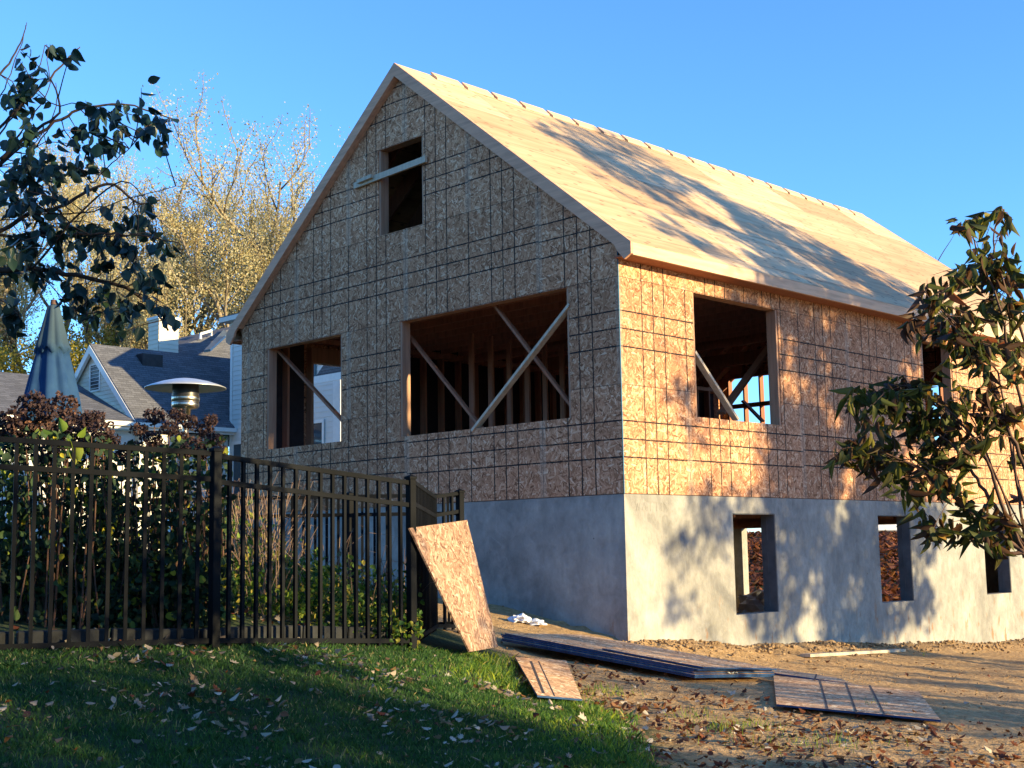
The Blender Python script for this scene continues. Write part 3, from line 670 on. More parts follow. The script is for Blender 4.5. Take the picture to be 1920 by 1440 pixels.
# tall block with pale siding, facing the viewer
zt = float(pl(430, 606, 'y', WY)[2])
WX1 = float(pl(640, 700, 'y', WY)[0])
laps(MB(), WX0, WX1, -1.0, zt, lambda a, z, o: (a, WY-o, z), step=.15).build('block_siding', MAT['siding_grey'], nb)
MB().box((WX1-.02, WY+.02, -1), (WX0+.05, WY+8, zt-.02)).build('block_walls', MAT['siding_grey'], nb)
MB().box((WX0-.03, WY-.03, -1), (WX0+.09, WY-.017, zt)).build('corner_trim', MAT['white_trim'], nb)
MB().box((WX0-.3, WY-.28, zt), (WX1+.3, WY+8.2, zt+.14)).build('block_eave', MAT['siding_grey'], nb)
MB().prism([(WX0-.3, WY-.28, zt+.141), (WX1+.3, WY-.28, zt+.141), (WX1+.3, WY+4, zt+1.0), (WX0-.3, WY+4, zt+1.0)], (0, 0, .03)).build('block_roof', MAT['shingle'], nb)
def window(x0, x1, z0, z1, y):
    w = MB().box((x0-.09, y-.05, z0-.09), (x0, y-.017, z1+.09)).box((x1, y-.05, z0-.09), (x1+.09, y-.017, z1+.09)).box((x0, y-.05, z1), (x1, y-.017, z1+.09)).box((x0, y-.05, z0-.09), (x1, y-.017, z0)).build('window', MAT['white_trim'], nb)
    MB().box((x0, y-.03, z0), (x1, y-.018, z1)).build('pane', MAT['glass'], w)
    MB().box((x0, y-.04, (z0+z1)/2-.02), (x1, y-.031, (z0+z1)/2+.02)).build('sash_bar', MAT['white_trim'], w)
a = pl(586, 795, 'y', WY); b = pl(606, 830, 'y', WY); window(a[0]-.8, b[0], b[2]-.9, a[2], WY)
a = pl(440, 834, 'y', WY); window(a[0], a[0]+1.4, -0.4, a[2], WY)
a = pl(585, 681, 'y', WY); b = pl(594, 706, 'y', WY); MB().box((a[0]-.3, WY-.045, b[2]), (b[0], WY-.017, a[2]+1.1)).build('shutter', MAT['shutter'], nb)
a = pl(627, 690, 'y', WY); MB().box((a[0], WY-.05, -1), (WX1+.02, WY-.017, zt-.02)).build('corner_trim', MAT['white_trim'], nb)
a = pl(622, 708, 'y', WY-.5); MB().prism([(a[0], WY-.052, a[2]-.02), (a[0]+.45, WY-.052, a[2]+.33), (a[0]+5, WY-.052, a[2]+.33), (a[0]+5, WY-.052, a[2]-.02)], (0, -1.0, 0)).build('porch_roof', MAT['shingle'], nb)
MB().box((a[0]-.03, WY-1.1, a[2]-.22), (a[0]+5, WY-1.06, a[2]-.021)).build('porch_fascia', MAT['white_trim'], nb)
# the higher roof behind, with a skylight and a chimney
q0, q1, q2, q3 = at(300, 660, 42.5), at(333, 634, 45.5), at(470, 604, 48.0), at(470, 690, 45.0)
MB().prism([q0, q1, q2, q3], (.1, -.05, -.10)).build('upper_roof', MAT['shingle'], nb)
_un = np.cross(q1-q0, q2-q0)
def onroof(u, v, lift=0.06):
    d = ray(u, v); p = CP+d*(((q0-CP)@_un)/(d@_un)); k = _un/np.linalg.norm(_un); k = k if k[2] > 0 else -k; return p+k*lift
MB().prism([onroof(383, 660), onroof(395, 658), onroof(428, 628), onroof(420, 621)], (0, 0, -.08)).build('skylight', MAT['sky_glass'], nb)
a, b = onroof(376, 637, .02), onroof(396, 631, .02); MB().tube([a, a+np.array([0, 0, .18]), b+np.array([0, 0, .18]), b], .05, 6).build('roof_vent_pipe', MAT['white_trim'], nb)
yc = 10.5; c0 = pl(279, 602, 'y', yc); c1 = pl(298, 600, 'y', yc); c2 = pl(335, 603, 'x', float(c1[0]))
cx0, cx1, cz = float(c0[0]), float(c1[0]), float(c0[2]); dep = float(c2[1])-yc; zb_ = AP[1]-1.6
ch = laps(MB(), cx0, cx1, zb_, cz, lambda a, z, o: (a, yc-o, z), step=.15)
laps(ch, yc, yc+dep, zb_, cz, lambda a, z, o: (cx1+o, a, z), step=.15); ch.box((cx0+.01, yc+.01, zb_), (cx1-.01, yc+dep-.01, cz-.005))
c_ = ch.build('chimney', MAT['siding'], nb)
MB().box((cx0-.04, yc-.05, cz), (cx1+.05, yc+dep+.04, cz+.09)).build('chimney_cap', MAT['white_trim'], c_)
MB().box((cx0+.1, yc+.25, cz+.091), (cx1-.1, yc+dep-.25, cz+.17)).build('flue', MAT['terracotta'], c_)
_d = ray(276, 675); p = CP+_d*(((_a-CP)@_n)/(_d@_n)); MB().box((p[0]-.25, p[1]-.3, p[2]-.25), (p[0]+.25, p[1]+.4, p[2]+.16)).build('roof_vent', MAT['steel_dark'], nb)

# ------------------------------------------------------------------ metal fence
fence = empty('metal_fence', tuple(post1), 'black metal picket fence with square posts between the lawn and the garden', 'fence')
def fpost(b, t, w=.062):
    p = MB().box((b[0]-w/2, b[1]-w/2, b[2]-.3), (b[0]+w/2, b[1]+w/2, t[2]-.03)).build('fence_post', MAT['black_metal'], fence, bevel=.004)
    MB().add([(b[0]-w/2-.006, b[1]-w/2-.006, t[2]-.03), (b[0]+w/2+.006, b[1]-w/2-.006, t[2]-.03), (b[0]+w/2+.006, b[1]+w/2+.006, t[2]-.03), (b[0]-w/2-.006, b[1]+w/2+.006, t[2]-.03),
              (b[0]-w/2-.006, b[1]-w/2-.006, t[2]-.012), (b[0]+w/2+.006, b[1]-w/2-.006, t[2]-.012), (b[0]+w/2+.006, b[1]+w/2+.006, t[2]-.012), (b[0]-w/2-.006, b[1]+w/2+.006, t[2]-.012), (b[0], b[1], t[2]+.008)],
             [(0,3,2,1),(0,1,5,4),(1,2,6,5),(2,3,7,6),(3,0,4,7),(4,5,8),(5,6,8),(6,7,8),(7,4,8)]).build('post_cap', MAT['black_metal'], p)
def fpanel(b0, t0, b1, t1, spacing=.1145, drop=.035, bottom=.05, first=None, pw=.024):
    b0, t0, b1, t1 = [Vector(map(float, q)) for q in (b0, t0, b1, t1)]
    A = Vector((b0.x, b0.y, t0.z-drop-.012)); B = Vector((b1.x, b1.y, t1.z-drop-.012)); n = max(1, round((B-A).length/spacing))
    r = MB(); r.beam(A, B, .03, .034)
    LA = Vector((b0.x, b0.y, b0.z+bottom)); LB = Vector((b1.x, b1.y, b1.z+bottom))
    pn = r.build('fence_panel', MAT['black_metal'], fence)
    MB().beam(A-Vector((0,0,.175)), B-Vector((0,0,.175)), .03, .034).build('rail', MAT['black_metal'], pn); MB().beam(LA, LB, .03, .034).build('rail', MAT['black_metal'], pn)
    d = (B-A); ang = math.atan2(d.y, d.x)
    for i in range(1, n):
        f = i/n; p = A.lerp(B, f); q = LA.lerp(LB, f)
        MB().beam((p.x, p.y, q.z-.035), (p.x, p.y, p.z-.0165), pw, pw, up=(math.cos(ang), math.sin(ang), 0)).build('picket', MAT['black_metal'], pn)
dv = (post1-post0); dv = dv/np.hypot(dv[0], dv[1])*1.86
pb, pt = post1-dv, top1-dv*np.array([1, 1, 0])+np.array([0, 0, (top0[2]-top1[2])*1.25]); pb[2] = gz1(pb[0], pb[1])
QB, QT = upright(816, 925, 1184, 12.35)
for b, t in ((pb, pt), (post1, top1), (post2, top2), (post3, top3)): fpost(b, t)
fpanel(pb, pt, post1, top1); fpanel(post1, top1, post2, top2, drop=.05); fpanel(post2, top2, QB, QT, drop=.03); fpanel(QB, QT, post3, top3, drop=.02)
tz = float(at(700, 922, 12.5)[2])
def rp(u): 
    p = at(u, 922, 12.5); return np.array([p[0], p[1], tz-1.36]), np.array([p[0], p[1], tz])
prev = (post3, top3)
for u in (656, 440, 205):
    b, t = rp(u); fpost(b, t); fpanel(b, t, prev[0], (prev[1][0], prev[1][1], tz), drop=.03, bottom=.08); prev = (b, t)

# ------------------------------------------------------------------ closed umbrella
uc = at(97, 700, 12.0); uzt = float(at(97, 568, 12)[2])
um = empty('patio_umbrella', (uc[0], uc[1], gz1(uc[0], uc[1])), 'closed faded blue garden umbrella standing behind the shrubs', 'umbrella')
prof = [(.02, 0), (.055, -.02), (.062, -.05), (.095, -.20), (.135, -.38), (.152, -.44), (.130, -.445), (.150, -.52), (.19, -.70), (.228, -.88), (.25, -1.02), (.245, -1.08), (.10, -1.10)]
vs = []; fs = []; n = 64
for i, (r, z) in enumerate(prof):
    for k in range(n):
        a = 2*math.pi*k/n; am = min(1, i/4)*.10; rr = r*(1 + am*math.cos(8*a+.4*math.sin(3*a)+z*2) + am*.35*math.sin(19*a+z*6))
        dz = .03*math.cos(8*a) if i in (5, 6) else (.04*math.cos(8*a) if i in (10, 11) else 0)
        vs.append((uc[0]+rr*math.cos(a), uc[1]+rr*math.sin(a), uzt+z+dz))
for i in range(len(prof)-1):
    for k in range(n): fs.append((i*n+k, i*n+(k+1) % n, (i+1)*n+(k+1) % n, (i+1)*n+k))
m = MB().add(vs, fs).mesh('canopy', smooth=True)
co = link('canopy', m, MAT['umbrella'], um); 
MB().lathe([(0, .05), (.022, .045), (.03, .02), (.03, 0), (0, -.01)], (uc[0], uc[1], uzt), 12).build('finial', MAT['bark_twig'], um)
MB().tube([(uc[0], uc[1], gz1(uc[0], uc[1])), (uc[0], uc[1], uzt-.3)], .022, 10).build('pole', MAT['bark_twig'], um)
MB().lathe([(0, .0), (.25, 0), (.25, .05), (.06, .09), (.04, .3), (0, .3)], (uc[0], uc[1], gz1(uc[0], uc[1])), 24).build('base', MAT['black_metal'], um)

# ------------------------------------------------------------------ patio heater
hc = at(348, 725, 13.3); hg = gz1(hc[0], hc[1])
ht = empty('patio_heater', (hc[0], hc[1], hg), 'tall patio heater with a wide metal dome above the shrubs', 'patio heater')
MB().lathe([(0, .085), (.06, .083), (.14, .07), (.25, .045), (.35, .012), (.405, -.012), (.408, -.02), (.40, -.018), (.34, -.002), (.2, .03), (0, .05)], tuple(hc), 48).build('dome', MAT['dome_metal'], ht, smooth=True)
MB().lathe([(.132, .04), (.135, -.06), (.135, -.10)], tuple(hc), 32).build('burner_mesh', MAT['steel_dark'], ht, smooth=True)
MB().lathe([(.137, -.10), (.14, -.105), (.14, -.155), (.132, -.16), (.137, -.165), (.137, -.21), (.12, -.225), (.06, -.235), (.055, -.30), (0, -.30)], tuple(hc), 32).build('burner_housing', MAT['steel'], ht, smooth=True)
MB().tube([(hc[0], hc[1], hg+.7), (hc[0], hc[1], hc[2]-.28)], .03, 12).build('post', MAT['steel'], ht)
MB().lathe([(0, .75), (.17, .73), (.2, .7), (.22, .02), (.24, 0), (0, 0)], (hc[0], hc[1], hg), 24).build('tank_cover', MAT['steel'], ht, smooth=True)

# ------------------------------------------------------------------ loose strand board sheets
def bars_material(name, pos, tint=1.25):
    m = N(name); x, y, z = m.sep(m.obj()); src = MAT['osb_loose']; m.m.user_clear
    return None
def sheet(name, cor, thick, label, cat, mat, group=None, edge=None, off=(0, 0, 0)):
    """a flat board from four corner points, in its own frame; local x along its first edge"""
    c = [Vector(map(float, q)) for q in cor]; ex = (c[1]-c[0]).normalized(); nz = ex.cross(c[3]-c[0]).normalized(); ey = nz.cross(ex)
    if nz.z < 0 and abs(nz.z) > .5: nz = -nz; ey = -ey
    Mx = Matrix([[ex.x, ey.x, nz.x, c[0].x], [ex.y, ey.y, nz.y, c[0].y], [ex.z, ey.z, nz.z, c[0].z], [0, 0, 0, 1]])
    inv = Mx.inverted(); l = [inv @ q for q in c]
    if (l[1]-l[0]).cross(l[2]-l[0]).z < 0: l = [l[0], l[3], l[2], l[1]]
    top = [Vector((q.x, q.y, q.z)) for q in l]; bot = [Vector((q.x, q.y, q.z-thick)) for q in l]
    mb = MB().add(top+bot, [(0,1,2,3), (7,6,5,4), (0,4,5,1), (1,5,6,2), (2,6,7,3), (3,7,4,0)])
    me = mb.mesh(name); me.materials.append(mat); me.materials.append(MAT['edge_blue'])
    if edge is not None:
        for p in me.polygons:
            if abs(p.normal.z) < .5: p.material_index = 1
    o = bpy.data.objects.new(name, me); COL.objects.link(o); o.matrix_world = Mx
    o.location = Mx.translation; tag(o, label, cat, group); return o
E3 = 'sheets stacked on the bare earth'
def osb_bars(name, bars, tint):
    m = osb_material(name, 'xy', lines=False, tint=tint); return m
MAT['osb_worn'] = osb_material('osb_weathered', 'xy', lines=False, tint=1.3, grey=0.1, gm=1.16)
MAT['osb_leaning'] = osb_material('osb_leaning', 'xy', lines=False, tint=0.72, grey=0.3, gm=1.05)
# board leaning on the fence
lb = [ghit(881, 1221), ghit(934, 1212), None, None]; lb[0][2] -= .02; lb[1][2] -= .02
lb[0] = at(881, 1222, 10.45); lb[1] = at(934, 1213, 11.2)
lb[2] = at(876, 975, 11.45); lb[3] = at(768, 990, 10.15)
sheet('strand_board_sheet', [lb[0], lb[1], lb[2], lb[3]], .014, 'sheet of strand board leaning against the black fence', 'board', MAT['osb_leaning'])
# the stack
g0 = [at(938, 1212, 12.5), at(1300, 1277, 11.0), at(1449, 1262, 11.9), at(1085, 1205, 13.4)]
gzs = [gz1(q[0], q[1]) for q in g0]
base = [np.array([q[0], q[1], max(q[2], z)+.0]) for q, z in zip(g0, gzs)]
base = [np.array([q[0], q[1], gz1(q[0], q[1])+.035]) for q in g0]
pln = np.linalg.lstsq(np.array([[q[0], q[1], 1] for q in base]), np.array([q[2] for q in base]), rcond=None)[0]
def onp(q, dz): return np.array([q[0], q[1], pln[0]*q[0]+pln[1]*q[1]+pln[2]+dz])
exv = (base[1]-base[0]); exv[2] = 0; exv /= np.linalg.norm(exv); eyv = np.array([-exv[1], exv[0], 0])
words = ['lowest', 'second from the ground', 'third from the ground', 'fourth from the ground', 'fifth from the ground']
for i in range(5):
    s = exv*RNG.uniform(-.03, .03) + eyv*(.012*i + RNG.uniform(-.015, .015))
    cs_ = [onp(q+s, .008+.0155*(i+1)) for q in base]
    sheet('strand_board_sheet', cs_, .013, f'dark edged strand board sheet lying {words[i]} in the flat stack', 'board', MAT['osb_worn'], E3, edge=1)
s0 = exv*1.35 + eyv*.10
c6 = [base[0]+exv*1.15+eyv*.12, base[0]+exv*2.25+eyv*.10, base[0]+exv*2.35+eyv*1.02, base[0]+exv*.9+eyv*1.0]
sheet('strand_board_sheet', [onp(q, .008+.0155*6+.004) for q in c6], .013, 'short offcut sheet lying on the right half of the flat stack', 'board', MAT['osb_worn'], E3, edge=1)
c7 = [base[0]+exv*.25+eyv*.62, base[0]+exv*1.9+eyv*.66, base[0]+exv*1.8+eyv*1.12, base[0]+exv*.15+eyv*1.1]
# printed lettering dabs on the painted edge of the stack
P_ = MB()
for k in range(26):
    f = .40 + .012*(k % 13) + (.002 if k % 3 else 0); q = onp(base[1]*(1-f)+base[2]*f, .03+.02*(k//13)+.006*math.sin(k*2.3))
    dd = (base[2]-base[1]); dd /= np.linalg.norm(dd); nn = np.array([dd[1], -dd[0], 0])
    if k % 4 != 1: P_.beam(q+nn*.003, q+nn*.003+dd*.008*(1+k % 2), .004, .008)
so = bpy.data.objects['strand_board_sheet.001'] if 'strand_board_sheet.001' in bpy.data.objects else None
if so: link('edge_print', P_.mesh('edge_print'), MAT['edge_white'], None).parent = so; bpy.data.objects['edge_print'].matrix_parent_inverse = so.matrix_world.inverted()
# small sheet on the grass edge with two dark lines
def ground_sheet(pix, lift, label, thick=.014, mat='osb_worn', lines=()):
    cs_ = [ghit(u, v, lift) for u, v in pix]
    A = np.array([[q[0], q[1], 1] for q in cs_]); pp = np.linalg.lstsq(A, np.array([q[2] for q in cs_]), rcond=None)[0]
    cs_ = [np.array([q[0], q[1], pp[0]*q[0]+pp[1]*q[1]+pp[2]]) for q in cs_]
    o = sheet('strand_board_sheet', cs_, thick, label, 'board', MAT[mat], 'loose strand board sheets', edge=1)
    inv = o.matrix_world.inverted()
    for (ua, va, ub, vb, w) in lines:
        def onpl(u, v):
            d = ray(u, v); k = (pp[0]*CP[0]+pp[1]*CP[1]+pp[2]-CP[2])/(d[2]-pp[0]*d[0]-pp[1]*d[1]); return Vector(CP+d*k+np.array([0, 0, .0015]))
        l = MB().beam(onpl(ua, va), onpl(ub, vb), w, .002).build('printed_line', MAT['line_grey'], None); l.parent = o; l.matrix_parent_inverse = inv
    return o
ground_sheet([(1008, 1303), (1091, 1311), (1062, 1238), (966, 1232)], .06, 'small strand board sheet lying tilted on the lawn edge', lines=[(995, 1240, 1019, 1300, .022), (1010, 1240, 1040, 1305, .008)])
ground_sheet([(1456, 1320), (1764, 1350), (1722, 1296), (1450, 1266)], .05, 'wide strand board sheet with three dark cross lines on the bare earth', lines=[(1537, 1274, 1552, 1330, .014), (1586, 1280, 1606, 1336, .014), (1631, 1285, 1659, 1341, .014)])
ground_sheet([(1452, 1262), (1600, 1282), (1575, 1272), (1452, 1252)], .05, 'narrow pointed strand board offcut behind the wide sheet', lines=[(1527, 1276, 1531, 1264, .015)])
a, b = ghit(1510, 1229, .03), ghit(1690, 1219, .03)
tag(MB().beam(a, b, .13, .035).build('plank', MAT['lumber_pale']), 'weathered grey plank lying on the earth at the foundation', 'plank')
# crumpled plastic wrap against the foundation
def crumple(c, r, seed, label):
    import bmesh
    bm = bmesh.new(); bmesh.ops.create_icosphere(bm, subdivisions=3, radius=1)
    for v in bm.verts:
        k = 1+.55*noise.noise(v.co*2.1+Vector((seed, 0, 0)))+.25*noise.noise(v.co*5+Vector((0, seed, 0))); v.co = Vector((v.co.x*r[0]*k, v.co.y*r[1]*k, max(v.co.z, -.3)*r[2]*k))
    me = bpy.data.meshes.new('plastic_wrap'); bm.to_mesh(me); bm.free(); o = link('plastic_wrap', me, MAT['plastic']); o.location = c; return tag(o, label, 'plastic wrap')
p = ghit(975, 1168); crumple((p[0], p[1], p[2]+.03), (.13, .10, .06), 1, 'greyish crumpled plastic wrap lying beside the concrete wall, the left piece')
p = ghit(1004, 1172); crumple((p[0], p[1], p[2]+.02), (.12, .08, .045), 5, 'white crumpled plastic wrap with a sharp shine lying by the wall, the right piece')
p = ghit(1440, 1126)
ww = CP + ray(1432, 1142)*25.5; crumple((ww[0], ww[1], ww[2]), (.55, .4, .34), 9, 'white plastic bag seen through the first foundation opening')
# garden edging behind the fence foot
e = MB(); q0 = pb + np.array([-.16, .10, 0]); q1 = post1 + np.array([-.20, .02, 0]); q2 = post2 + np.array([-.24, -.05, 0])
for a, b in ((q0, q1), (q1, q2)):
    L = np.linalg.norm(b-a); n = int(L/.45)
    for i in range(n):
        s, t = a+(b-a)*(i/n), a+(b-a)*((i+.97)/n); zz = gz1(s[0], s[1])
        e.beam((s[0], s[1], zz+.04), (t[0], t[1], gz1(t[0], t[1])+.04), .09, .10)
tag(e.build('garden_edging', MAT['edging'], bevel=.008), 'low dark stone edging running along the foot of the fence', 'edging')

# ------------------------------------------------------------------ hydrangeas behind the fence
def hydrangea(label, D, xs, heads, nleaf, ytop, seed, ybot=1195):
    g = np.random.default_rng(seed); c = at((xs[0]+xs[1])/2, 1000, D); zb = gz1(c[0], c[1])
    root = empty('hydrangea', (c[0], c[1], zb), label, 'shrub', 'hydrangeas behind the fence')
    st = MB(); nst = int(50*(xs[1]-xs[0])/200)
    tipsv = []
    for i in range(nst):
        u = g.uniform(*xs); d = D+g.uniform(-.45, .55); b = at(u+g.uniform(-30, 30), 1100, d); b[2] = gz1(b[0], b[1])
        t = at(u, ytop(u)+g.uniform(0, 120), d); mid = (b+t)/2+g.normal(0, .05, 3)
        st.tube([b, mid, t], [.008, .006, .003], 5)
    for (u, v, r) in heads:
        d = D+g.uniform(-.25, .35); t = at(u, v, d); b = at(u+g.uniform(-25, 25), 1100, d); b[2] = gz1(b[0], b[1]); st.tube([b, (b+t)/2+g.normal(0, .04, 3), t], [.008, .006, .004], 5)
        n = 260; q = g.normal(size=(n, 3)); q /= np.linalg.norm(q, axis=1, keepdims=True); q *= g.uniform(.55, 1.05, (n, 1))*np.array([1, 1, .75])
        rr = r/FPX*d
        q = q*(1+.25*np.sin(q[:, :1]*7+seed)*np.cos(q[:, 1:2]*6))
        base_v = g.uniform(0, .45)
        ho = flake_object('flower_head', q*rr, rr*.36, MAT['flower_dry'], None, seed=int(u*7+v), var=np.clip(base_v+g.random(n)*.6, 0, 1)); ho.location = t; ho.parent = root; ho.matrix_parent_inverse = Matrix.Translation(root.location).inverted()
    st.build('stems', MAT['bark_twig'], root)
    u = g.uniform(xs[0]-15, xs[1]+15, nleaf); yt = np.array([ytop(k) for k in u]); v = yt + (ybot-yt)*g.random(nleaf)**.9; d = D+g.uniform(-.5, .7, nleaf)
    P = np.array([at(a, b, c_) for a, b, c_ in zip(u, v, d)]); zz = gz(P[:, 0], P[:, 1]); P[:, 2] = np.maximum(P[:, 2], zz+.03)
    dr = g.normal(size=(nleaf, 3))*.6 + np.array([0, 0, -.7]); leaf_object('leaves', P, dr, g.uniform(.032, .082, nleaf), MAT['leaf_hydrangea'], root, seed=seed)
    return root
gh = np.random.default_rng(3)
h1 = [(62,742,34),(118,745,34),(30,770,36),(75,785,36),(140,785,34),(110,800,32),(20,810,34),(165,775,30),(190,792,30),(50,822,32),(150,815,28),(95,835,30),(205,812,26),(180,830,26),(5,790,30),(130,770,26),(178,770,24),(40,795,30),(88,760,26)]
h2 = [(290,772,24),(330,770,20),(352,783,24),(318,795,22),(262,798,20),(285,815,24),(340,812,20),(300,835,22),(250,830,20),(230,845,22)]
h3 = [(395,788,15),(382,806,18),(402,825,18),(368,835,20),(345,845,18),(412,845,15),(377,850,16)]
hydrangea('broad hydrangea with a dense mass of purple brown flower heads below the umbrella', 9.4, (-30, 200), [(a,b+14,c*.8) for a,b,c in h1], 3300, lambda u: 800+abs(u-80)*.12, 21)
hydrangea('hydrangea with loose dried flower heads in front of the patio heater', 9.6, (190, 340), [(a,b+8,c*.85) for a,b,c in h2], 2100, lambda u: 830, 22)
hydrangea('yellowing hydrangea with rusty flower heads beside the fence post', 9.5, (330, 415), h3, 1100, lambda u: 815, 23)
# big fresh leaves reaching over the rail
g = np.random.default_rng(5); pos = [at(u, v, 8.5) for u, v in [(125,822),(140,832),(118,810),(132,846),(100,812),(145,818)]]
tag(leaf_object('broad_leaf_shoot', pos, [(.3, .2, -.5), (.2, .3, -1), (-.3, 0, .8), (.5, .2, -.8), (-.8, -.4, .2), (.6, .4, .5)], [.11, .12, .10, .10, .09, .08], MAT['cover_green'], var=[.7, .75, .6, .8, .5, .7]), 'fresh green leafy shoot hanging over the top rail of the fence', 'plant')
# ground cover and dry perennials between the two fence runs
def bed(name, label, n, ur, vr_h, D0, D1, mat, size, seed, kind='stuff', hmax=.35, down=-.2):
    g = np.random.default_rng(seed); P = []
    d = g.uniform(D0, D1, n); u = g.uniform(ur[0], ur[1], n); P = np.array([at(a, 1040, c_) for a, c_ in zip(u, d)]); zz = gz(P[:, 0], P[:, 1])
    hh = hmax*(.12+1.1*np.clip(np.array([.5+.9*noise.noise(Vector((p[0]*1.9, p[1]*1.9, seed))) for p in P]), 0, 1.2))*g.random(n)**.7; P[:, 2] = zz+hh+.02
    dr = g.normal(size=(n, 3))+np.array([0, 0, down]); return tag(leaf_object(name, P, dr, g.uniform(*size, n), mat, None, seed=seed, shape=LEAF_S), label, 'ground cover', kind=kind)
bed('ground_cover', 'green leafy ground cover growing behind the fence panel', 5200, (405, 790), None, 10.0, 12.2, MAT['cover_green'], (.022, .06), 31, hmax=.46)
bed('perennials', 'yellowing leafy perennials rising behind the ground cover', 1500, (410, 600), None, 10.8, 12.3, MAT['cover_green'], (.03, .07), 33, hmax=.75)
bed('undergrowth', 'dark undergrowth at the foot of the hydrangeas', 3500, (-30, 430), None, 9.0, 10.4, MAT['leaf_hydrangea'], (.04, .09), 32, hmax=.75)
def stems(name, label, n, ur, D0, D1, h, mat, seed, droop=.3):
    g = np.random.default_rng(seed); mb = MB()
    for i in range(n):
        d = g.uniform(D0, D1); u = g.uniform(*ur); b = at(u, 1040, d); b[2] = gz1(b[0], b[1]); hh = g.uniform(*h)
        l = g.normal(0, .22, 3); l[2] = 0; t = b+np.array([0, 0, hh])+l*hh*1.3; mid = (b+t)/2+np.array([0, 0, hh*.12])
        mb.tube([b, mid, t, t+l*droop+np.array([0, 0, -.05*g.random()])], [.0035, .003, .0022, .001], 4)
    me = mb.mesh(name); a_ = me.attributes.new('var', 'FLOAT', 'FACE'); a_.data.foreach_set('value', RNG.random(len(me.polygons)).astype(np.float32))
    return tag(link(name, me, mat), label, 'dry plants', kind='stuff')
stems('dry_stems', 'tangle of dry brown stems behind the fence', 150, (420, 530), 10.2, 12.3, (.5, 1.15), MAT['dry_stem'], 41)
stems('tall_dry_grass', 'pale dry stalks standing among the ground cover', 90, (470, 760), 10.4, 12.3, (.3, .8), MAT['dry_stem'], 42)

# ------------------------------------------------------------------ trees
def polytube(mb, pts, r0, r1, n=6): mb.tube(pts, [r0+(r1-r0)*i/(len(pts)-1) for i in range(len(pts))], n)
def grow(g, p, d, L, r, lev, mx, mb, tips, up=.12, spread=.62, kids=(3, 5), wob=.10):
    pts = [p.copy()]; dd = d/np.linalg.norm(d); k = 5 if lev < 2 else 4
    for i in range(k):
        dd = dd+g.normal(0, wob, 3)+np.array([0, 0, up*(.5 if lev == 0 else 1)]); dd /= np.linalg.norm(dd); pts.append(pts[-1]+dd*L/k)
    polytube(mb, pts, r, r*.5, 8 if lev == 0 else (5 if lev < 3 else 3))
    if lev >= mx: tips.append((pts, L)); return
    if lev == mx-1: tips.append((pts, L*.8))
    n = g.integers(kids[0], kids[1]+1)
    for j in range(n):
        f = .35+.65*(j+.6)/n if lev else .42+.58*(j+.5)/n; q = f*k; i = min(int(q), k-1); b = pts[i]+(pts[i+1]-pts[i])*(q-i)
        ax = g.normal(size=3); s = np.cross(dd, ax); s /= np.linalg.norm(s); nd = dd*math.cos(spread)+s*math.sin(spread)*g.uniform(.7, 1.25)
        grow(g, b, nd, L*g.uniform(.5, .74), r*(.64 if j < n-1 else .74)*(1-.28*f), lev+1, mx, mb, tips, up, spread, kids, wob)
def deciduous(base, H, label, seed, leafmat, per=26, lsize=.10, r=.22, mx=4, lean=(0, 0), up=.14, spread=.55, group='trees behind the houses', name='deciduous_tree', fuzz=.35, kids=(3, 5)):
    g = np.random.default_rng(seed); root = empty(name, tuple(base), label, 'tree', group)
    mb = MB(); tips = []; grow(g, np.array(base, float), np.array([lean[0], lean[1], 1.0]), H*.42, r, 0, mx, mb, tips, up, spread, kids)
    mb.build('trunk', MAT['bark_pale'], root, smooth=True)
    P = []
    for pts, L in tips:
        pts = np.array(pts); f = g.random(per)*(len(pts)-1); i = f.astype(int); i = np.minimum(i, len(pts)-2); q = pts[i]+(pts[i+1]-pts[i])*(f-i)[:, None]; P.append(q+g.normal(0, fuzz, (per, 3)))
    P = np.concatenate(P); va = np.clip(g.random(len(P))*.6+.4*np.array([.5+.6*noise.noise(Vector(p)*.35) for p in P]), 0, 1)
    flake_object('crown', P, g.uniform(.6, 1.3, len(P))*lsize, leafmat, root, seed=seed, var=va); return root
def gtree(u, D, H, *a, **k):
    D *= 1.3; H *= 1.27; k['lsize'] = k.get('lsize', .1)*1.2; k['r'] = k.get('r', .2)*1.2; k['fuzz'] = .24
    p = at(u, 1040, D); return deciduous((p[0], p[1], -.9), H, *a, **k)
gtree(470, 42, 16, 'tall pale yellow tree just left of the unfinished gable', 51, MAT['leaf_maple'], per=100, lsize=.088, r=.26)
gtree(330, 46, 17, 'tall tree with forked pale trunks behind the chimney', 52, MAT['leaf_maple'], per=100, lsize=.088, r=.30, lean=(-.12, 0))
gtree(190, 45, 17.5, 'tall sparse yellow tree behind the small gable roof', 53, MAT['leaf_maple'], per=100, lsize=.088, r=.26)
gtree(60, 48, 18, 'pale yellow tree rising behind the dark foreground branches', 54, MAT['leaf_maple'], per=100, lsize=.088, r=.28)
gtree(600, 49, 19.5, 'yellow leaved tree whose crown shows beside the gable edge', 55, MAT['leaf_maple'], per=100, lsize=.088, r=.26)
gtree(545, 44, 16.2, 'yellowing tree between the two tall ones beside the gable', 61, MAT['leaf_maple'], per=100, lsize=.088, r=.24)
gtree(410, 50, 16.5, 'farther pale tree seen through the crowns left of the gable', 62, MAT['leaf_maple'], per=100, lsize=.088, r=.24)
gtree(120, 52, 18.5, 'farther tree whose crown tops the branches on the left', 63, MAT['leaf_maple'], per=60, lsize=.095, r=.24)
gtree(-120, 46, 17, 'pale tree partly outside the picture behind the umbrella', 56, MAT['leaf_maple'], per=100, lsize=.088, r=.26)
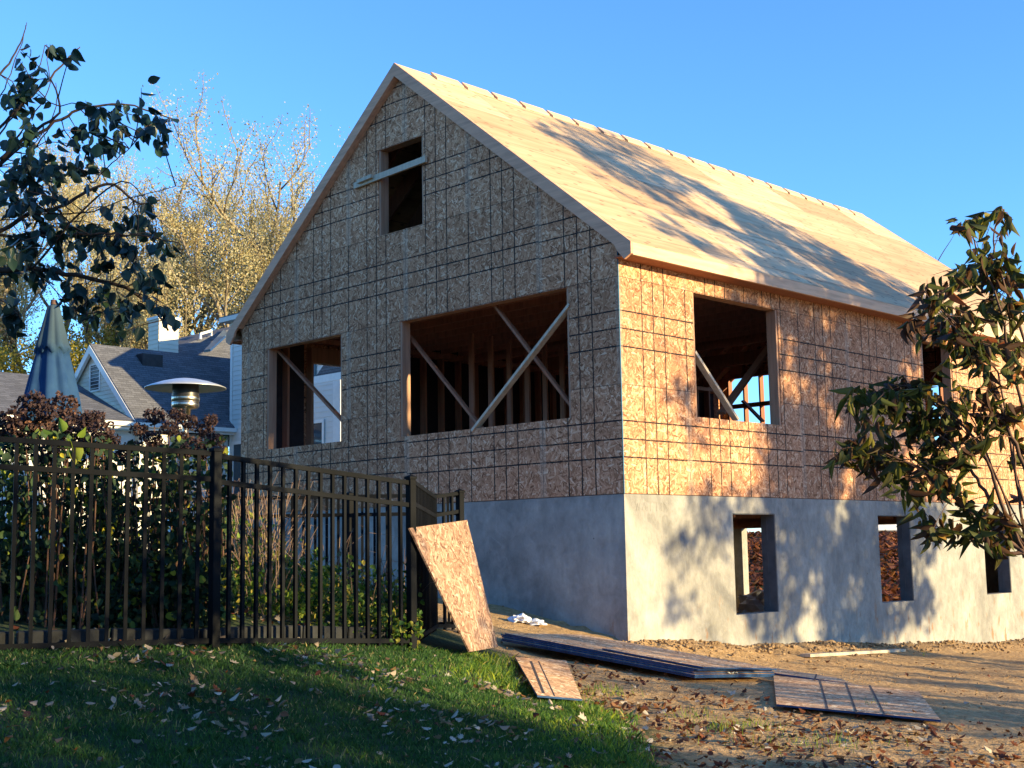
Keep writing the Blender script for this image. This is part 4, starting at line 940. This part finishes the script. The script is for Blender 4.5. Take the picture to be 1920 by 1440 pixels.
gtree(30, 44, 9.5, 'low yellow green tree behind the umbrella', 57, MAT['leaf_yellow'], per=60, lsize=.12, r=.12, mx=4, group='low trees behind the neighbouring house', name='small_tree', up=.06, spread=.75)
gtree(150, 45, 10.2, 'bushy russet and yellow tree left of the small gable', 58, MAT['leaf_yellow'], per=60, lsize=.12, r=.12, mx=4, group='low trees behind the neighbouring house', name='small_tree', up=.06, spread=.75)
gtree(250, 46, 10.8, 'bushy golden tree left of the chimney', 59, MAT['leaf_yellow'], per=56, lsize=.12, r=.12, mx=4, group='low trees behind the neighbouring house', name='small_tree', up=.06, spread=.75)
gtree(-60, 43, 9, 'low bright green and yellow tree at the left edge', 60, MAT['leaf_yellow'], per=60, lsize=.12, r=.12, mx=4, group='low trees behind the neighbouring house', name='small_tree', up=.06, spread=.75)
# a far tree of which only single twigs rise over the roof edge
tb = at(1700, 1040, 48); twig = empty('distant_tree', (tb[0], tb[1], -1), 'far tree of which one bare twig shows above the roof edge', 'tree')
w = MB(); g = np.random.default_rng(8); w.tube([(tb[0], tb[1], -1), at(1735, 700, 47), at(1752, 520, 46), at(1757, 492, 46)], [.3, .2, .05, .02], 6)
w.tube([at(1757, 492, 46), at(1770, 470, 46), at(1782, 452, 46), at(1789, 440, 46)], [.018, .014, .01, .006], 4)
for a, b in (((1752, 500), (1745, 480)), ((1757, 495), (1754, 481)), ((1740, 492), (1737, 478))): w.tube([at(*a, 46), at(*b, 46)], [.012, .006], 4)
w.build('trunk', MAT['bark_dark'], twig)

# ------------------------------------------------------------------ leafy branches near the viewer
def near_tree(name, label, D, base, limbs, clusters, leaf, shape, lsize, seed, bark, depth=.35, droop=.9, twigr=.004, dens=1.0):
    g = np.random.default_rng(seed); root = empty(name, tuple(base), label, 'tree'); mb = MB(); pts_all = []
    for lb_ in limbs:
        r0, r1, dd, px = lb_; P = [at(u, v, D+dd*i/(len(px)-1)) if not hasattr(u, '__len__') else np.array(u) for i, (u, v) in enumerate(px)]
        # smooth curve through the measured points
        Q = []
        for i in range(len(P)-1):
            a = P[max(i-1, 0)]; b = P[i]; c_ = P[i+1]; d = P[min(i+2, len(P)-1)]
            for t in np.linspace(0, 1, 6)[:-1]: Q.append(.5*((2*b)+(-a+c_)*t+(2*a-5*b+4*c_-d)*t*t+(-a+3*b-3*c_+d)*t**3))
        Q.append(P[-1]); Q = [q+g.normal(0, .0035, 3) for q in Q]; polytube(mb, Q, r0, r1, 6); pts_all += Q
    A = np.array(pts_all); LP = []; LD = []; LV = []
    for (cu, cv, ru, rv, n) in clusters:
        dc = D+g.uniform(-depth, depth); c = at(cu, cv, dc); done = 0; base_v = g.random()*.35
        cand = A[np.argsort(((A-c)**2).sum(1))[:10]]
        while done < n*dens:
            a = g.uniform(0, 2*math.pi); k = math.sqrt(g.random()); e = at(cu+ru*k*math.cos(a), cv+rv*k*math.sin(a), dc+g.uniform(-.18, .18))
            s = cand[g.integers(len(cand))]; L = np.linalg.norm(e-s); mid = (s+e)/2+np.array([0, 0, .10*L])+g.normal(0, .03*L, 3)
            tw = [s, s*.4+mid*.6+g.normal(0, .01, 3), mid*.6+e*.4, e]; tw = [np.array(q) for q in tw]; mb.tube(tw, [twigr, twigr*.8, twigr*.6, twigr*.35], 4)
            dirv = (tw[-1]-tw[-2]); dirv /= np.linalg.norm(dirv)+1e-9
            m = g.integers(4, 8)
            for j in range(m):
                f = 1-.13*j/ max(L, .3)*.5; f = max(f, .2); q = tw[-2]*(1-max(0, (f-.6)/.4))+tw[-1]*max(0, (f-.6)/.4) if f > .6 else tw[1]*(1-f/.6)+tw[2]*(f/.6)
                side = np.cross(dirv, g.normal(size=3)); side /= np.linalg.norm(side)
                LP.append(q+g.normal(0, .012, 3)); LD.append(dirv*.35+side*.55+np.array([0, 0, -droop*g.uniform(.4, 1.3)])+g.normal(0, .15, 3)); LV.append(np.clip(base_v+g.random()*.7, 0, 1)); done += 1
    mb.build('branches', bark, root, smooth=True)
    n = len(LP); leaf_object('leaves', LP, LD, g.uniform(.72, 1.2, n)*lsize, leaf, root, shape=shape, seed=seed, var=LV); return root
DL = 6.0
bl = at(-330, 1100, 6.0); bl[2] = gz1(bl[0], bl[1])
limbsL = [(.05, .022, 0, [(-330, 1250), (-300, 900), (-240, 640), (-160, 520)]), (.018, .005, .3, [(-160, 520), (-60, 510), (60, 505), (160, 520), (235, 540), (290, 580), (318, 620)]), (.013, .004, .2, [(-180, 560), (-60, 470), (60, 400), (110, 390), (200, 345), (262, 383), (300, 375)]),
          (.013, .003, .2, [(-170, 540), (-60, 380), (10, 300), (90, 240), (150, 205), (230, 195), (330, 225)]), (.010, .0025, .2, [(-150, 520), (-70, 330), (0, 240), (60, 180), (110, 130), (140, 100), (150, 88)]), (.009, .002, .2, [(-160, 500), (-60, 200), (0, 140), (35, 90), (48, 45)]),
          (.006, .002, .1, [(-40, 300), (0, 250), (45, 190), (85, 85)]), (.010, .003, .2, [(-160, 520), (-60, 450), (50, 440), (170, 440), (250, 442), (335, 455)]), (.006, .002, 0, [(60, 505), (150, 400), (230, 340), (285, 385)]), (.006, .002, 0, [(-60, 560), (0, 560), (40, 600)]), (.01, .003, 0, [(0, 300), (60, 250), (110, 210), (100, 150)]), (.004, .0015, .2, [(-40, 260), (0, 180), (30, 110), (52, 42)]), (.004, .0015, .1, [(-20, 330), (50, 230), (90, 170), (86, 82)]), (.004, .0015, .1, [(20, 330), (80, 260), (105, 200), (104, 155)]), (.003, .0012, 0, [(170, 345), (220, 300), (250, 270), (262, 250)]), (.004, .0015, -.1, [(60, 400), (160, 400), (240, 372), (330, 350)]), (.003, .0012, .1, [(-30, 420), (40, 410), (120, 420), (200, 380)]), (.003, .0012, .1, [(60, 505), (120, 560), (160, 610), (150, 640)])]
cL = [(40,110,14,30,8),(25,175,24,45,22),(55,165,18,22,6),(100,110,22,12,5),(132,92,10,12,4),(50,215,22,22,8),(20,250,30,40,14),(75,290,80,45,44),(150,245,40,22,18),(185,210,34,20,16),(235,205,34,26,20),(262,160,18,14,4),(300,215,16,14,8),(325,220,10,8,3),(272,235,8,14,3),(170,285,60,30,30),(215,265,30,20,12),(250,270,28,20,7),(286,275,14,8,4),
      (20,340,50,50,40),(90,340,60,45,44),(140,320,30,20,12),(50,420,60,45,44),(20,460,40,30,20),(120,440,50,30,26),(75,440,30,16,10),(190,450,60,18,28),(240,452,40,16,18),(300,455,30,14,12),(325,465,12,14,5),(205,400,8,12,1),(180,425,12,8,3),(283,385,6,10,2),(220,428,12,8,2),
      (40,520,60,22,20),(120,495,50,22,22),(190,490,50,24,30),(240,500,40,30,24),(280,520,34,30,24),(140,560,34,30,26),(180,585,34,24,22),(225,600,26,34,22),(270,555,34,30,22),(300,590,24,24,16),(318,590,10,10,4),(190,545,30,20,12),(10,610,26,40,20),(70,530,18,14,6),(0,560,20,30,12),(30,380,30,30,20),(262,585,14,14,6)]
near_tree('broad_leaved_tree', 'tree with dark rounded leaves reaching in from the left, near the viewer', DL, bl, limbsL, cL, MAT['leaf_dark'], LEAF_S, .064, 71, MAT['bark_dark'], droop=.75, dens=.9, twigr=.003)
DR = 7.0
br = at(2010, 1190, 7.0); br[2] = gz1(br[0], br[1])
limbsR = [(.035, .022, 0, [(2030, 1300), (2005, 1180), (1960, 1080), (1925, 1040)]), (.016, .003, .1, [(1925, 1040), (1880, 1005), (1830, 975), (1790, 930), (1730, 880), (1660, 850), (1580, 855)]), (.014, .003, .1, [(1950, 1060), (1890, 980), (1850, 930), (1820, 880), (1780, 830), (1700, 780), (1600, 745)]),
          (.014, .003, -.2, [(1990, 1120), (1930, 900), (1890, 800), (1850, 700), (1800, 620), (1740, 560)]), (.012, .003, .1, [(1990, 1100), (1940, 850), (1900, 700), (1870, 560), (1835, 480), (1820, 420)]), (.012, .003, .2, [(2000, 1100), (1960, 800), (1920, 640), (1880, 520), (1862, 450), (1880, 390)]),
          (.014, .003, 0, [(1925, 1040), (1860, 1035), (1800, 1000), (1730, 1000)]), (.012, .003, 0, [(1890, 980), (1850, 860), (1790, 780), (1700, 720)]), (.01, .003, 0, [(1925, 1040), (1905, 900), (1895, 820), (1860, 760)]), (.01, .003, .2, [(1960, 1080), (1900, 870), (1870, 700), (1820, 640)]),
          (.008, .002, 0, [(1920, 1030), (1870, 900), (1830, 800), (1800, 740)]), (.007, .002, .2, [(1950, 1060), (1900, 960), (1840, 850), (1760, 760)])]
cR = [(1800,405,20,14,7),(1822,412,18,12,8),(1795,425,8,10,3),(1868,405,24,14,9),(1885,390,8,14,3),(1850,420,18,16,8),(1890,420,10,16,4),(1830,478,18,14,8),(1865,480,34,20,22),(1900,480,26,26,20),(1812,510,24,16,14),(1850,520,44,20,30),(1895,530,34,26,28),(1820,545,18,16,8),(1880,560,40,20,24),(1850,585,34,24,24),(1905,590,20,24,14),
      (1745,528,16,16,10),(1722,560,12,12,6),(1765,548,24,14,12),(1795,560,16,18,12),(1740,575,16,8,6),(1790,600,50,22,40),(1740,612,30,16,20),(1700,610,20,10,10),(1840,625,50,26,44),(1890,640,36,26,34),(1760,640,40,14,20),(1810,665,50,20,34),(1870,680,50,26,40),(1905,700,20,26,16),
      (1610,735,28,14,22),(1650,722,40,16,34),(1700,722,40,18,36),(1745,725,40,22,36),(1660,745,50,16,30),(1720,755,50,20,36),(1780,740,40,26,34),(1590,745,16,10,8),(1680,795,50,16,36),(1640,800,30,12,18),(1730,800,50,26,44),(1790,800,50,30,44),(1860,760,50,34,44),(1900,790,24,34,24),(1850,820,30,20,14),
      (1580,850,22,16,18),(1600,838,24,14,14),(1565,870,10,12,5),(1640,850,30,18,26),(1620,870,20,14,10),(1690,850,44,24,40),(1740,860,44,26,38),(1650,890,16,14,10),(1680,880,30,16,16),(1790,860,36,16,22),(1810,850,18,12,8),(1700,910,30,14,16),(1760,905,40,24,26),(1690,945,18,16,12),(1710,960,20,14,12),(1730,980,22,12,10),
      (1750,1002,20,10,10),(1790,1000,34,12,20),(1840,1000,34,18,26),(1880,985,26,24,18),(1850,960,30,16,14),(1810,950,26,16,12),(1800,915,20,14,8),(1900,1000,16,18,8),(1860,1018,20,10,8),(1905,850,18,24,12),(1910,930,10,16,4)]
near_tree('dogwood', 'young dogwood with drooping green and dark red leaves at the right, near the viewer', DR, br, limbsR, cR, MAT['leaf_dogwood'], LEAF_L*np.array([.82, 1, 1.7]), .082, 72, MAT['bark_twig'], droop=1.1, twigr=.0028, dens=.85)

# ------------------------------------------------------------------ trees beside the plot, off to the right, whose shadows fall into the view
def side_tree(t, blobs, label, seed, dens, lsize, mat, name='side_tree'):
    g = np.random.default_rng(seed); c = sum(np.array([b[0], b[1]])*b[2] for b in blobs)/sum(b[2] for b in blobs)
    pos = lambda r, u, tt: SR*r + SU*u + SV*tt
    b0 = pos(c[0], 0, t); zb = -2.75; root = empty(name, (b0[0], b0[1], zb), label, 'tree', 'trees beside the plot')
    mb = MB(); top = pos(c[0], c[1], t); mb.tube([(b0[0], b0[1], zb), (b0[0]*.98+top[0]*.02, b0[1], (zb+top[2])/2), top], [.13, .09, .02], 8); P = []
    for (r, u, q, k) in blobs:
        cc = pos(r, u, t+g.uniform(-1.2, 1.2)); s0 = np.array([b0[0], b0[1], max(zb+1.0, cc[2]-2.5)]); mb.tube([s0, (s0+cc)/2+g.normal(0, .2, 3), cc], [.022, .018, .008], 5)
        n = int(dens*k*q*q*q); v = g.normal(size=(n, 3)); v /= np.linalg.norm(v, axis=1, keepdims=True); v *= (g.random((n, 1))**.45)*q
        lump = np.array([noise.noise(Vector(p)*1.1+Vector((seed, 0, 0))) for p in (cc+v)]); keep = lump > -.12; P.append((cc+v)[keep])
    mb.build('trunk', MAT['bark_pale'], root); P = np.concatenate(P); flake_object('crown', P, g.uniform(.7, 1.3, len(P))*lsize, mat, root, seed=seed); return root
SIDE1 = [(1.0,.9,.45,.8),(.95,-.6,.4,.8),(.8,1.7,.3,.6),(1.3,3.2,.4,.7),(1.5,2.3,.45,.8),(2.9,5.4,.5,.8),(.75,-1.3,.3,.8),(4.1,5.3,.9,1),(3.3,4.5,.9,1),(5.2,4.4,1.0,1.2),(4.3,3.5,1.2,1.2),(6.1,3.7,.9,1.2),(6.9,2.9,.9,1),(5.6,2.6,1.1,1.7),(2.6,3.3,.7,.7),(2.1,2.7,.75,1.1),(2.4,4.0,.65,1),(3.2,5.0,.65,1.1),(5.2,5.5,.75,1.1),(1.7,3.0,.4,.7),(3.0,2.2,1.0,1.7),(4.6,1.5,1.3,2.1),(6.4,1.2,1.2,1.7),(2.0,1.5,.8,1.0),(3.4,.4,1.1,2.1),(5.0,-.3,1.2,2.0),(6.3,-.6,.8,1.6),(1.3,.9,.6,.6),(1.7,-.3,.7,.6),(2.4,-.6,.6,.9),(5.3,-1.6,.7,2.2),(3.6,-1.0,.9,2.0),(2.8,-1.3,.8,1.8),(4.4,-1.7,.9,2.2),(6.1,-1.9,.6,1.8),(1.0,-1.2,.35,.35)]
side_tree(15, SIDE1, 'leafy tree beside the plot, outside the right edge, that dapples the roof', 81, 1350, .15, MAT['leaf_maple'])
SIDE2 = [(-1.6,-1.6,.8,.9),(-3.0,-1.2,.9,.7),(-.6,-2.2,.45,.7),(-2.4,-2.5,.7,1.0),(-3.6,-2.6,.5,.6),(-4.85,-.75,.5,.8),(-.9,-2.4,.6,1.2),(-1.8,-2.7,.6,1.2),(-3.0,-2.5,.6,1.2),(-3.9,-2.5,.35,1.2),(.2,-2.5,.45,1.2),(1.2,-2.45,.35,1.2),(2.2,-2.5,.35,1.2),(3.3,-2.6,.4,1.2),(4.6,-2.6,.4,1.0)]
side_tree(13, SIDE2, 'small bushy tree outside the right edge shading the earth by the boards', 82, 1700, .13, MAT['leaf_maple'])
side_tree(18, [(-7.3, -2.7, 1.65, 1.5), (-7.9, -1.6, 1.3, .8), (-6.6, -3.6, 1.1, 1.4), (-6.9,-.6,.6,.6), (-8.2,.2,1.0,1.0), (-9.4,-2.6,1.1,1.5), (-9.3,-1.2,.9,1.3)], 'low dense bush outside the frame that keeps the lawn in shade', 83, 700, .2, MAT['evergreen'], 'side_bush')
for i, (r, u, q) in enumerate([(-10.9, .4, 2.3), (-14.2, 0, 2.3), (-17.6, .3, 2.3)]):
    side_tree(22+i, [(r, u-1.6, q, 1.6), (r, u, q*.95, 1.6), (r, u+1.7, q*.7, 1.6), (r-.4, u-2.9, q*.9, 1.5), (r+.2, u+2.9, q*.5, 1.5)], ['evergreen outside the frame nearest the house', 'second evergreen of the row outside the frame', 'last evergreen of the row outside the frame'][i], 84+i, 220, .26, MAT['evergreen'], 'evergreen_tree')
# unseen evergreens added behind the viewer to keep skylight off the gable
def spruce(x, y, H, R, label, seed):
    g = np.random.default_rng(seed); zb = gz1(x, y)-.1; root = empty('evergreen_tree', (x, y, zb), label, 'tree', 'evergreens behind the viewer')
    MB().tube([(x, y, zb), (x, y, zb+H)], [.3, .04], 8).build('trunk', MAT['bark_dark'], root); n = 9000
    h = g.random(n)**1.35; a = g.uniform(0, 6.283, n); rr = R*(1-h)*(.35+.65*g.random(n)**.5)*(1+.18*np.sin(a*5+h*40)); P = np.stack([x+rr*np.cos(a), y+rr*np.sin(a), zb+.5+h*(H-.5)-rr*.15], 1)
    flake_object('crown', P, g.uniform(.35, .6, n), MAT['evergreen'], root, seed=seed)
for k, (x, y, H, R) in enumerate([(-15, -17, 12, 3.6), (-9, -21, 14, 3.8), (-2, -23, 13, 3.8), (5, -24, 14.5, 4), (12, -24, 13, 3.8), (19, -22, 14, 3.8), (25, -17, 12, 3.6)]):
    spruce(x, y, H*.6, R*.8, ['tall spruce farthest to the west behind the viewer', 'tall spruce second from the west behind the viewer', 'tall spruce third from the west behind the viewer', 'tallest spruce in the middle of the row behind the viewer', 'spruce just east of the tallest one behind the viewer', 'spruce second from the east behind the viewer', 'spruce farthest to the east behind the viewer'][k], 200+k)

# ------------------------------------------------------------------ turf and fallen leaves
def in_view(x, y, z, m=40):
    P = np.stack([x, y, z], 1)-CP; d = P@_f; u = 960+FPX*(P@CR)/d; v = 720-FPX*(P@CU)/d
    return (d > .5) & (u > -m) & (u < 1920+m) & (v < 1440+m)
g = np.random.default_rng(11)
n = 420000; x = g.uniform(-.5, 6.2, n); y = g.uniform(-9.6, -2.4, n); zb = np.concatenate([gz(x[i:i+20000], y[i:i+20000]) for i in range(0, n, 20000)])
D = (np.stack([x, y, zb], 1)-CP)@_f; b = bare(x, y)
nz = np.array([noise.noise(Vector((p, q, 0))*1.7) for p, q in zip(x, y)]); nz2 = np.array([noise.noise(Vector((p, q, 3))*7) for p, q in zip(x, y)])
# front side of the fence only
fd = post2[:2]-post1[:2]; side = fd[0]*(y-post1[1])-fd[1]*(x-post1[0]); fd0 = post1[:2]-post0[:2]; side0 = fd0[0]*(y-post1[1])-fd0[1]*(x-post1[0])
front = np.where(y > post1[1]+.1, side < .16, side0 < .10)
patchy = (nz < .22) | (g.random(n) < .35)
ok = in_view(x, y, zb) & (D < 11.2) & (b < .18*nz*3+.05) & front & patchy & (g.random(n) < np.clip(.35+.75*(nz2+.5), .15, 1)) & (g.random(n) < np.clip(-b*2.2+.25, .12, 1))
x, y, zb, b, nz, D = [q[ok] for q in (x, y, zb, b, nz, D)]; n = len(x)
h = g.uniform(.012, .038, n)*(1+.5*(nz > .1))*(1+.9*np.exp(-((b+.18)/.22)**2)); a = g.uniform(0, 2*math.pi, n); w = g.uniform(.0022, .0042, n); ln = g.normal(0, .5, (n, 2))*h[:, None]
B = np.stack([x, y, zb-.004], 1); sd = np.stack([np.cos(a), np.sin(a), 0*a], 1)*w[:, None]; T = B+np.stack([ln[:, 0], ln[:, 1], h], 1); Mi = B+(T-B)*.55+np.stack([-ln[:, 0]*.12, -ln[:, 1]*.12, h*.1], 1)
V = np.stack([B-sd, B+sd, Mi+sd*.75, T, Mi-sd*.75], 1)
va = np.clip(g.random(n)*.5+.25*nz+.32*np.exp(-((b+.35)/.55)**2), 0, .93); va = np.where(g.random(n) < .04, 1.0, va)  # blades by the border coloured brighter to strengthen the sunlit strip
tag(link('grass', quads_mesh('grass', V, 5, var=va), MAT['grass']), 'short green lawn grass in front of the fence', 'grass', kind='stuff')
print('grass', n)
# sparse tufts on the earth
tx = []; ty = []
for (u, v, k, s) in [(1390,1365,90,.10),(1340,1372,60,.12),(1300,1345,50,.15),(1640,1330,40,.06),(1480,1400,60,.2),(1130,1300,120,.12),(1560,1395,40,.15),(1700,1225,30,.3)]:
    p = ghit(u, v); tx += list(p[0]+g.normal(0, s, k)); ty += list(p[1]+g.normal(0, s, k))
x = np.array(tx); y = np.array(ty); zb = gz(x, y); n = len(x); h = g.uniform(.03, .08, n); B = np.stack([x, y, zb], 1); a = g.uniform(0, 6.28, n); sd = np.stack([np.cos(a), np.sin(a), 0*a], 1)*.003; T = B+np.stack([g.normal(0, .02, n), g.normal(0, .02, n), h], 1)
tag(link('grass_tufts', quads_mesh('grass_tufts', np.stack([B-sd, B+sd, T+sd*.2, T-sd*.2], 1), 4, var=g.random(n)*.5+.4), MAT['grass']), 'thin grass tufts growing out of the bare earth', 'grass', kind='stuff')
# fallen leaves: curled, lobed outlines
OAK = np.array([(0,0),(.10,.12),(.28,.16),(.18,.30),(.42,.42),(.22,.52),(.34,.74),(.12,.76),(0,1.0),(-.12,.76),(-.34,.74),(-.22,.52),(-.42,.42),(-.18,.30),(-.28,.16),(-.10,.12)])
OVAL = np.array([(0,0),(.10,.08),(.24,.22),(.30,.40),(.30,.55),(.22,.72),(.12,.86),(.04,.95),(0,1.0),(-.04,.95),(-.12,.86),(-.22,.72),(-.30,.55),(-.30,.40),(-.24,.22),(-.10,.08)])
def litter(name, label, X, Y, size, seed, lift=.006, tilt=.35, var=None):
    g = np.random.default_rng(seed); n = len(X); Z = np.concatenate([gz(X[i:i+20000], Y[i:i+20000]) for i in range(0, n, 20000)])+lift
    out = np.where(g.random((n, 1, 1)) < .55, OAK[None], OVAL[None])*np.array([1, 1]); s = size[:, None]
    ux = out[:, :, 0]*s; uy = (out[:, :, 1]-.5)*s; curl = g.uniform(-.2, 1.6, (n, 1)); fold = g.uniform(0, 1.3, (n, 1))
    uz = curl*(uy**2)/s*1.3+fold*np.abs(ux)*.7
    a = g.uniform(0, 2*math.pi, (n, 1)); tx = g.normal(0, tilt, (n, 1)); ty = g.normal(0, tilt, (n, 1))
    px = ux*np.cos(a)-uy*np.sin(a); py = ux*np.sin(a)+uy*np.cos(a); pz = uz+px*tx+py*ty; pz = pz-pz.min(axis=1, keepdims=True)
    V = np.stack([X[:, None]+px, Y[:, None]+py, Z[:, None]+pz], 2)
    # midrib fold: two half outlines
    right = list(range(0, 9)); left = [8]+list(range(9, 16))+[0]
    F = np.concatenate([np.arange(n)[:, None]*16+np.array(right)[None], np.arange(n)[:, None]*16+np.array(left)[None]])
    vv = g.random(n) if var is None else var
    return tag(link(name, indexed_mesh(name, V.reshape(-1, 3), F, np.concatenate([vv, vv])), MAT['litter']), label, 'fallen leaves', kind='stuff')
def spread(n, xr, yr, cond, seed):
    g = np.random.default_rng(seed); x = g.uniform(*xr, n); y = g.uniform(*yr, n); k = cond(x, y, g) & in_view(x, y, gz(x, y)); return x[k], y[k], g
x, y, g = spread(9000, (0, 6.3), (-9.5, -2.5), lambda x, y, g: (bare(x, y) < 0) & (g.random(len(x)) < .12+.75*(np.sin(x*2.7+y*1.3)*np.sin(y*3.3-x*1.7+1) > .1)) & (y < -4.2+x*.0) , 12)
k = len(x); va = np.where(g.random(k) < .62, g.uniform(.55, .92, k), g.random(k)); litter('fallen_leaves', 'dry fallen leaves scattered over the lawn', x, y, g.uniform(.015, .066, k), 13, .020, var=va)
x, y, g = spread(27000, (1, 8.5), (-6.5, 4), lambda x, y, g: (bare(x, y) > -.1) & (g.random(len(x)) < np.clip(.75-(y+3.3)*.55, .012, .8)*(.35+.65*(np.sin(x*3.1+y*2)*np.sin(y*4.1-x) > -.2))), 14)
k = len(x); va = np.clip(g.random(k)**1.2*.72, 0, 1); va = np.where(g.random(k) < .08, .9, va); litter('leaf_litter', 'brown and red leaf litter on the bare earth', x, y, g.uniform(.02, .065, k), 15, .012, var=va)
x, y, g = spread(30000, (-16, 0), (13, 34), lambda x, y, g: g.random(len(x)) < .9, 16)
k = len(x); litter('far_leaf_litter', 'red leaves covering the slope behind the house', x, y, g.uniform(.10, .22, k), 17, .01, var=g.random(k)*.45)
# stones and clods at the foot of the wall
g = np.random.default_rng(19); V = []; F = []; o = 0
import bmesh
bm = bmesh.new(); bmesh.ops.create_icosphere(bm, subdivisions=1, radius=1); iv = np.array([v.co[:] for v in bm.verts]); fi = np.array([[v.index for v in f.verts] for f in bm.faces]); bm.free()
for i in range(1900):
    if i < 1300: px, py = abs(g.normal(.02, .35)), g.uniform(-.4, 10.5)
    else: px, py = g.uniform(-2.6, 6.5), g.uniform(-4.5, 4)
    if px < .02 and py > -.02: continue
    if py < 0 and px < -.2 and i < 1300: continue
    if bare(px, py)[0] < .1: continue
    s = g.uniform(.2, 1)**2*.030*(1.0 if i < 1300 else .4)+.003; v = iv*g.uniform(.45, 1.35, (len(iv), 1))*s*np.array([1, 1, .7])+np.array([px, py, gz1(px, py)+s*.15+.012+(math.exp(-((max(px, 0)-.25)/.35)**2)*(.035*(1+math.sin(py*2.1)*.5+math.sin(py*5.3+1)*.35)+.02) if py > -.2 else 0)]); V.append(v); F.append(fi+o); o += len(iv)
tag(link('clods', indexed_mesh('clods', np.concatenate(V), np.concatenate(F)), MAT['ground_clod'] if 'ground_clod' in MAT else simple('clod_earth', (.25, .165, .09), .95, nscale=30, namt=.4)), 'small clods and stones of dug earth along the foundation', 'earth clods', kind='stuff')
# parked car glimpsed through the second foundation opening
pc = at(1668, 1004, 47.0); cz = float(at(1668, 1012, 47)[2]); car = empty('parked_car', (pc[0], pc[1], cz), 'white parked car far behind the house, seen through a foundation opening', 'car')
fwd = Vector((.75, .66, 0)); sdv = Vector((-.66, .75, 0)); O = Vector((pc[0], pc[1], cz))
def C3(a, z, s): return O+fwd*a+sdv*s+Vector((0, 0, z))
prof_b = [(-2.2,.3),(2.2,.3),(2.25,.7),(1.3,.88),(-2.1,.95),(-2.25,.7)]; prof_c = [(-1.9,.94),(-1.2,1.42),(.3,1.45),(1.15,.9)]
MB().prism([C3(a, z, -.88) for a, z in prof_b], sdv*1.76).build('body', MAT['plastic'], car, bevel=.04); MB().prism([C3(a, z, -.74) for a, z in prof_c], sdv*1.48).build('cabin', MAT['glass'], car)
for a in (-1.35, 1.35):
    for s in (-.89, .70): MB().prism([C3(a+.33*math.cos(t*math.pi/8), .33+.33*math.sin(t*math.pi/8), s) for t in range(16)], sdv*.19).build('wheel', MAT['black_metal'], car)
